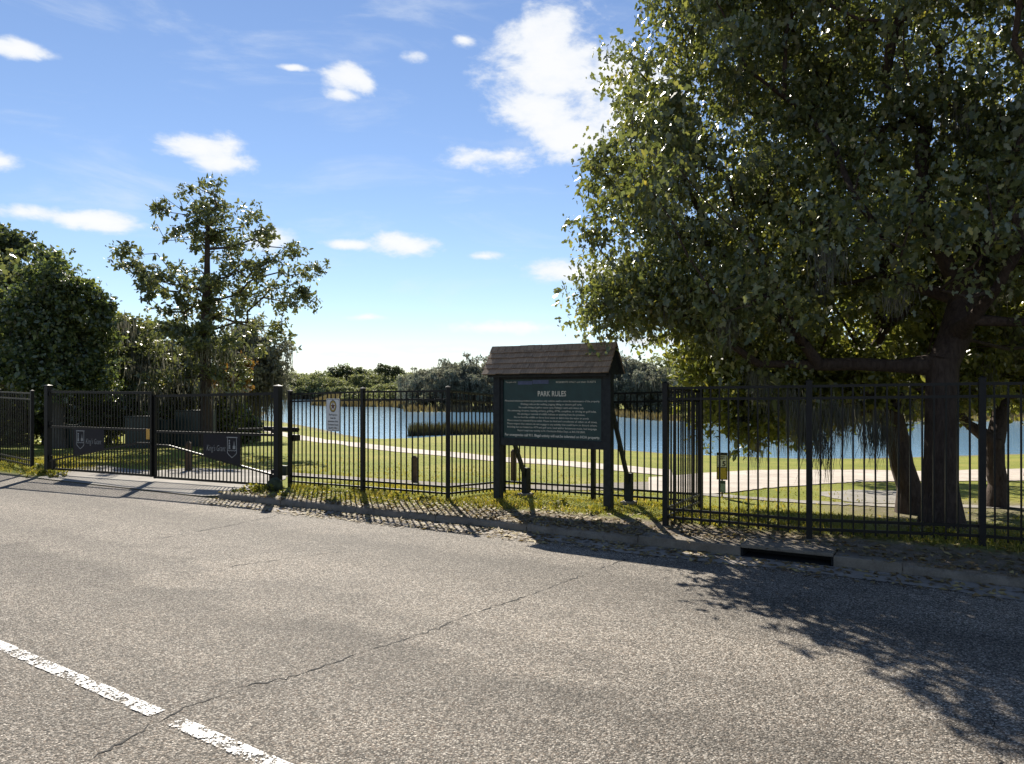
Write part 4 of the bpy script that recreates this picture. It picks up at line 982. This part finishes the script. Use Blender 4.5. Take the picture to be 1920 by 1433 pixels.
# far shore: a few kinds built once, then copied with their parts
def copy_thing(src, loc, rz, sc, label):
    c = src.copy(); COL.objects.link(c); c.location = loc; c.rotation_euler = (0,0,rz); c.scale = sc; c['label'] = label
    for ch in src.children:
        k = ch.copy(); COL.objects.link(k); k.parent = c
    return c
GF = 'trees on the far shore'
def far_proto(kind, mt, h, hw, n, r, cnt, lf, mossn=0):
    b = np.array([0.,0.,0.])
    if kind == 'pine': bl = [(0,0,h*.82,hw*.6,hw*.6,h*.10),(hw*.35,.2,h*.72,hw*.5,hw*.5,h*.06),(-hw*.4,-.2,h*.66,hw*.5,hw*.5,h*.06)]
    else: bl = [(0,0,h*.58,hw,hw,h*.40),(hw*.3,.1,h*.35,hw*.9,hw*.9,h*.33),(-hw*.4,-.2,h*.4,hw*.8,hw*.8,h*.3)]
    T = sample_blobs(bl, n, .2, .4)
    ms = None
    if mossn: low = T[rng.permutation(len(T))[:mossn]]; ms = (low, rng.uniform(.8,2.2,len(low)), 12, .07, .4)
    return tree('pine_tree' if kind == 'pine' else 'broadleaf_tree', b, [b, b+np.array([0,0,h*.45]), b+np.array([.1,.1,h*.85])], T, (r, cnt, lf, RHOMB, mt, .2), 'x', 'tree', GF, 'bark_grey', 1.2, ms, r0=h*.022, step=1.2, tip=.05, sides=5)
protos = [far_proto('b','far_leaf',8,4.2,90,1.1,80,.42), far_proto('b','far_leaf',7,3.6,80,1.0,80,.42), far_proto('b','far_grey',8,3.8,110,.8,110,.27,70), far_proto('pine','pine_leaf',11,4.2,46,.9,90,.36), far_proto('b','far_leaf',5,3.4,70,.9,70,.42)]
used = set()
LABF = ['dark green rounded tree on the distant shore', 'broad mid green tree on the distant shore', 'grey moss hung tree left of the rules board', 'flat crowned pine rising above the distant tree line', 'low green tree in front of the distant tree line']
def far(kind, px, Y, sc, sx=1.0, lab=None):
    X = (px-960)/F*Y; loc = (X, Y, gz(X, Y)-.05); rz = random.uniform(0, 6.28); s3 = (sc*sx, sc*sx, sc)
    if kind not in used:
        used.add(kind); o = protos[kind]; o.location = loc; o.rotation_euler = (0,0,rz); o.scale = s3; o['label'] = lab or LABF[kind]
    else: copy_thing(protos[kind], loc, rz, s3, lab or LABF[kind])
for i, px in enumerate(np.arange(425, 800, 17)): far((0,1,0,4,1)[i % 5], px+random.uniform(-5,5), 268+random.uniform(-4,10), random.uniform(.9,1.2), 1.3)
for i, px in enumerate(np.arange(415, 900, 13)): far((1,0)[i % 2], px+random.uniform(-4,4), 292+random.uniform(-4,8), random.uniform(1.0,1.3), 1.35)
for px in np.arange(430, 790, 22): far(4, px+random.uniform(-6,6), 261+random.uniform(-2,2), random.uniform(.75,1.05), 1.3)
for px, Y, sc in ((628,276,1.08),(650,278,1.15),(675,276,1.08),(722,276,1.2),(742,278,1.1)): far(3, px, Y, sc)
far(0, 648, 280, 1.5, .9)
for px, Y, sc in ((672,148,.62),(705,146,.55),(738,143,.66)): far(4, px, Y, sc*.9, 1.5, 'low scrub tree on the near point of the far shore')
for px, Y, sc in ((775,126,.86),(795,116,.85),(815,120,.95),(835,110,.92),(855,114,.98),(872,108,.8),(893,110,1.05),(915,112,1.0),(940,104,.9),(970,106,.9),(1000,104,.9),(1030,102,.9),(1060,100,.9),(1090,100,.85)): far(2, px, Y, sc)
L2 = 'mossy dark tree between the board and the oak'
for px, Y, sc in ((1125,98,.95),(1150,95,1.0),(1175,93,.98),(1200,90,.80),(1228,90,.70)): far(2, px, Y, sc, 1.0, L2)
L3 = 'far bank tree behind the hanging oak leaves'
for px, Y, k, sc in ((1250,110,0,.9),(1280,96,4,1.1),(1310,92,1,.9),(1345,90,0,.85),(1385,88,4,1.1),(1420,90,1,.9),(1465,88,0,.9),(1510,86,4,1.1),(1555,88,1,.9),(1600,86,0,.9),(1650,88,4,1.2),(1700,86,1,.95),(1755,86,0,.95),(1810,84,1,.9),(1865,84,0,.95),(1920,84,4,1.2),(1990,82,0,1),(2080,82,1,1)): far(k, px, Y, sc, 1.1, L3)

ORD = ['leftmost','second','third','fourth','fifth','sixth','seventh','eighth','ninth','tenth','eleventh','twelfth','thirteenth','fourteenth','fifteenth','sixteenth','seventeenth','eighteenth','nineteenth','twentieth','twenty first','twenty second','twenty third','twenty fourth','twenty fifth','twenty sixth','twenty seventh','twenty eighth','twenty ninth','thirtieth','thirty first','thirty second','thirty third','thirty fourth','thirty fifth','thirty sixth']
byl = {}
for o in S.objects:
    if o.parent is None and o.get('group') in (GF, 'trees of the deeper wood on the left'): byl.setdefault(o['label'], []).append(o)
for lab, L in byl.items():
    if len(L) > 1:
        for i, o in enumerate(sorted(L, key=lambda o: o.location.x/o.location.y)): o['label'] = lab+', '+('leftmost of these' if i == 0 else ORD[i]+' from the left')

# ------------------------------------------------------------------ reeds, grass, litter
def blades(name, P, h, w, mat, lean=.25, tints=None):
    n = len(P); ang = rng.uniform(0, 2*math.pi, n); s = np.column_stack([np.cos(ang), np.sin(ang), np.zeros(n)]); hh = h*rng.uniform(.5, 1.25, n) if np.isscalar(h) else h*rng.uniform(.5, 1.25, n)
    ww = np.broadcast_to(np.asarray(w, float), (n,))
    tipo = np.column_stack([rng.normal(0, lean, n)*hh, rng.normal(0, lean, n)*hh, hh])
    V = np.stack([P-s*ww[:,None], P+s*ww[:,None], P+tipo*.55+s*ww[:,None]*.7, P+tipo], 1); V[:,2,2] += 0
    return mesh_fast(name, V.reshape(-1,3), np.arange(n*4), np.arange(n)*4, np.full(n,4), mat, np.clip(rng.beta(2,2,n) if tints is None else tints, 0, 1))
def on_ground(x, y): p = np.column_stack([x, y]); return np.column_stack([p, np.maximum(ground_z(p), -1.05)])
def shore_band(i0, i1, n, out, inn):
    seg = LAKE[i0:i1+1]; d = np.concatenate([[0], np.cumsum(np.linalg.norm(np.diff(seg, axis=0), axis=1))]); t = rng.uniform(0, d[-1], n)
    x = np.interp(t, d, seg[:,0]); y = np.interp(t, d, seg[:,1]); o = rng.uniform(-inn, out, n)
    return x+rng.normal(0,.4,n), y+o
n_l = len(LAKE)
idx = {tuple(p): i for i, p in enumerate(LAKE)}
x, y = shore_band(0, idx[(60.,70.)], 16000, 7, .8)
dist = y
o = link('reed_bed', blades('reed_bed', on_ground(x, y), np.clip(y*.0085, .7, 2.0)*.9, np.clip(y*.0010, .05, .25), M['reed'], .15)); tag(o, 'belt of dry tan reeds along the far bank', kind='stuff')
xs_ = rng.uniform(-6.5, 1.5, 3800); ys_ = 47.3+np.abs(rng.normal(0, 1.5, 3800))+np.maximum(0, -(xs_+4))*-.6
o = link('reed_bed', blades('reed_bed', np.column_stack([xs_, ys_, np.full(3800, -1.03)]), .75, .035, M['reed_dark'], .12)); tag(o, 'dark clump of reeds standing in the water past the middle fence', kind='stuff')

# grass blades on the verge and the nearer lawn
n = 95000; s = rng.uniform(-13, 12.5, n); d = .12+rng.gamma(1.5, 1.4, n); P2 = K0+np.outer(s, U2)+np.outer(d+np.interp(s, OFF_S, OFF_D), N2)
dirt = dirt_amount(P2, s, d); gate = (s > -6.6) & (s < -1.0) & (d < 3.4); patch = np.sin(P2[:,0]*3.1+np.sin(P2[:,1]*2.3)*2)*np.sin(P2[:,1]*2.7+1.0)
keep = (rng.uniform(0,1,n) > dirt*1.25) & ~gate & (rng.uniform(0,1,n) < .75+.35*patch) & (d < 9)
# keep grass off the paths
Zp = ground_z(P2); vx = 960+F*P2[:,0]/P2[:,1]; vy = HOR+(CAMZ-Zp)/P2[:,1]*F
onp = ((vy > np.interp(vx, [520,684,837,945,1060,1215], [885,897,907,910,910,904])) & (vy < np.interp(vx, [520,684,837,945,1060,1215], [894,903,913,920,921,921])) & (vx > 520) & (vx < 1215))
onp |= ((vy > np.interp(vx, [1215,1320,1400,1500,1920], [897,888,884,882,880])) & (vy < np.interp(vx, [1215,1330,1450,1550,1920], [922,928,916,908,903])) & (vx > 1215))
onp |= ((vx > 300) & (vx < 545) & (vy > 876))
keep &= ~onp
P2 = P2[keep]; d = d[keep]; s = s[keep]
hh = np.where(d < 1.4, .062, .04)*(1+.5*patch[keep])
o = link('grass', blades('grass', np.column_stack([P2, ground_z(P2)-.005]), hh, .0045+.0012*d, M['grass'], .45, np.clip(rng.beta(2,2,len(P2))+.12*patch[keep], 0, 1))); tag(o, 'short tufty grass on the verge and lawn', kind='stuff')
# weedy clumps along the fence foot
cw = []
for i in range(150):
    ss = rng.uniform(-11, 11); dd = rng.choice([rng.uniform(.3,.9), rng.uniform(.9,1.6)]); 
    if -6.7 < ss < -1.1: continue
    if ss > 2.5 and dd < .7: continue
    x, y = sd_xy(ss, dd); cw.append((x, y, gz(x, y)+.03))
for c in ((-4.25,12.55),(-4.4,12.7),(-4.1,12.5),(-9.6,15.2),(-9.9,15.3),(-9.3,15.1)): cw += [(c[0]+rng.normal(0,.08), c[1]+rng.normal(0,.06), gz(*c)+.06) for _ in range(4)]
pos = clump_leaves(cw, rng.uniform(.06,.16,len(cw)), [int(rng.uniform(25,60)) for _ in cw], .6)
o = link('weeds', leaf_mesh('weeds', pos, .045, OVAL, M['grass'], -.2)); tag(o, 'broadleaf weeds at the foot of the fence', kind='stuff')
n = 7500; s = rng.uniform(-1, 12, n); d = rng.normal(.12, .5, n); s2 = np.where(rng.uniform(0,1,n) < .5, rng.normal(3, 2.4, n), s); s = s2
P2 = K0+np.outer(s, U2)+np.outer(d+np.interp(s, OFF_S, OFF_D), N2); z = np.where(d < 0, .008, np.where(d < .16, .11, ground_z(P2)+.008))
keep = (d > -.55) & (d < 1.6) & (s > -1); P2 = P2[keep]; z = z[keep]; m_ = len(P2)
a = rng.uniform(0, 6.28, m_); L = rng.uniform(.018,.05, m_); A = np.column_stack([np.cos(a), np.sin(a), rng.normal(0,.25,m_)]); B = np.column_stack([-np.sin(a), np.cos(a), rng.normal(0,.35,m_)])
C = np.column_stack([P2, z]); V = np.stack([C-A*L[:,None], C+B*L[:,None]*.4+np.array([0,0,.006]), C+A*L[:,None], C-B*L[:,None]*.4+np.array([0,0,.004])], 1).reshape(-1,3)
V[:,2] = np.maximum(V[:,2], .008)
o = link('leaf_litter', mesh_fast('leaf_litter', V, np.arange(m_*4), np.arange(m_)*4, np.full(m_,4), M['litter'], rng.uniform(0,1,m_))); tag(o, 'fallen leaves scattered over the kerb and verge', kind='stuff')
# mossy rock at the gate post foot
def rock():
    import bmesh
    bm = bmesh.new(); bmesh.ops.create_icosphere(bm, subdivisions=3, radius=1)
    for v in bm.verts:
        n_ = v.co.normalized(); v.co = Vector((n_.x*.135, n_.y*.12, n_.z*.145))*(1+.10*math.sin(n_.x*5+1)*math.sin(n_.y*6)+.06*math.sin(n_.z*9+n_.x*4))
    me = bpy.data.meshes.new('rock'); bm.to_mesh(me); bm.free(); me.materials.append(simple('mossy_stone', (.05,.06,.035), .95, 0, .2, .5, 14, .8, 40))
    for p in me.polygons: p.use_smooth = True
    o = link('rock', me, None, (-4.02, 12.55, gz(-4.02,12.55)+.08)); tag(o, 'rounded mossy rock at the foot of the right gate post', 'rock')
rock()
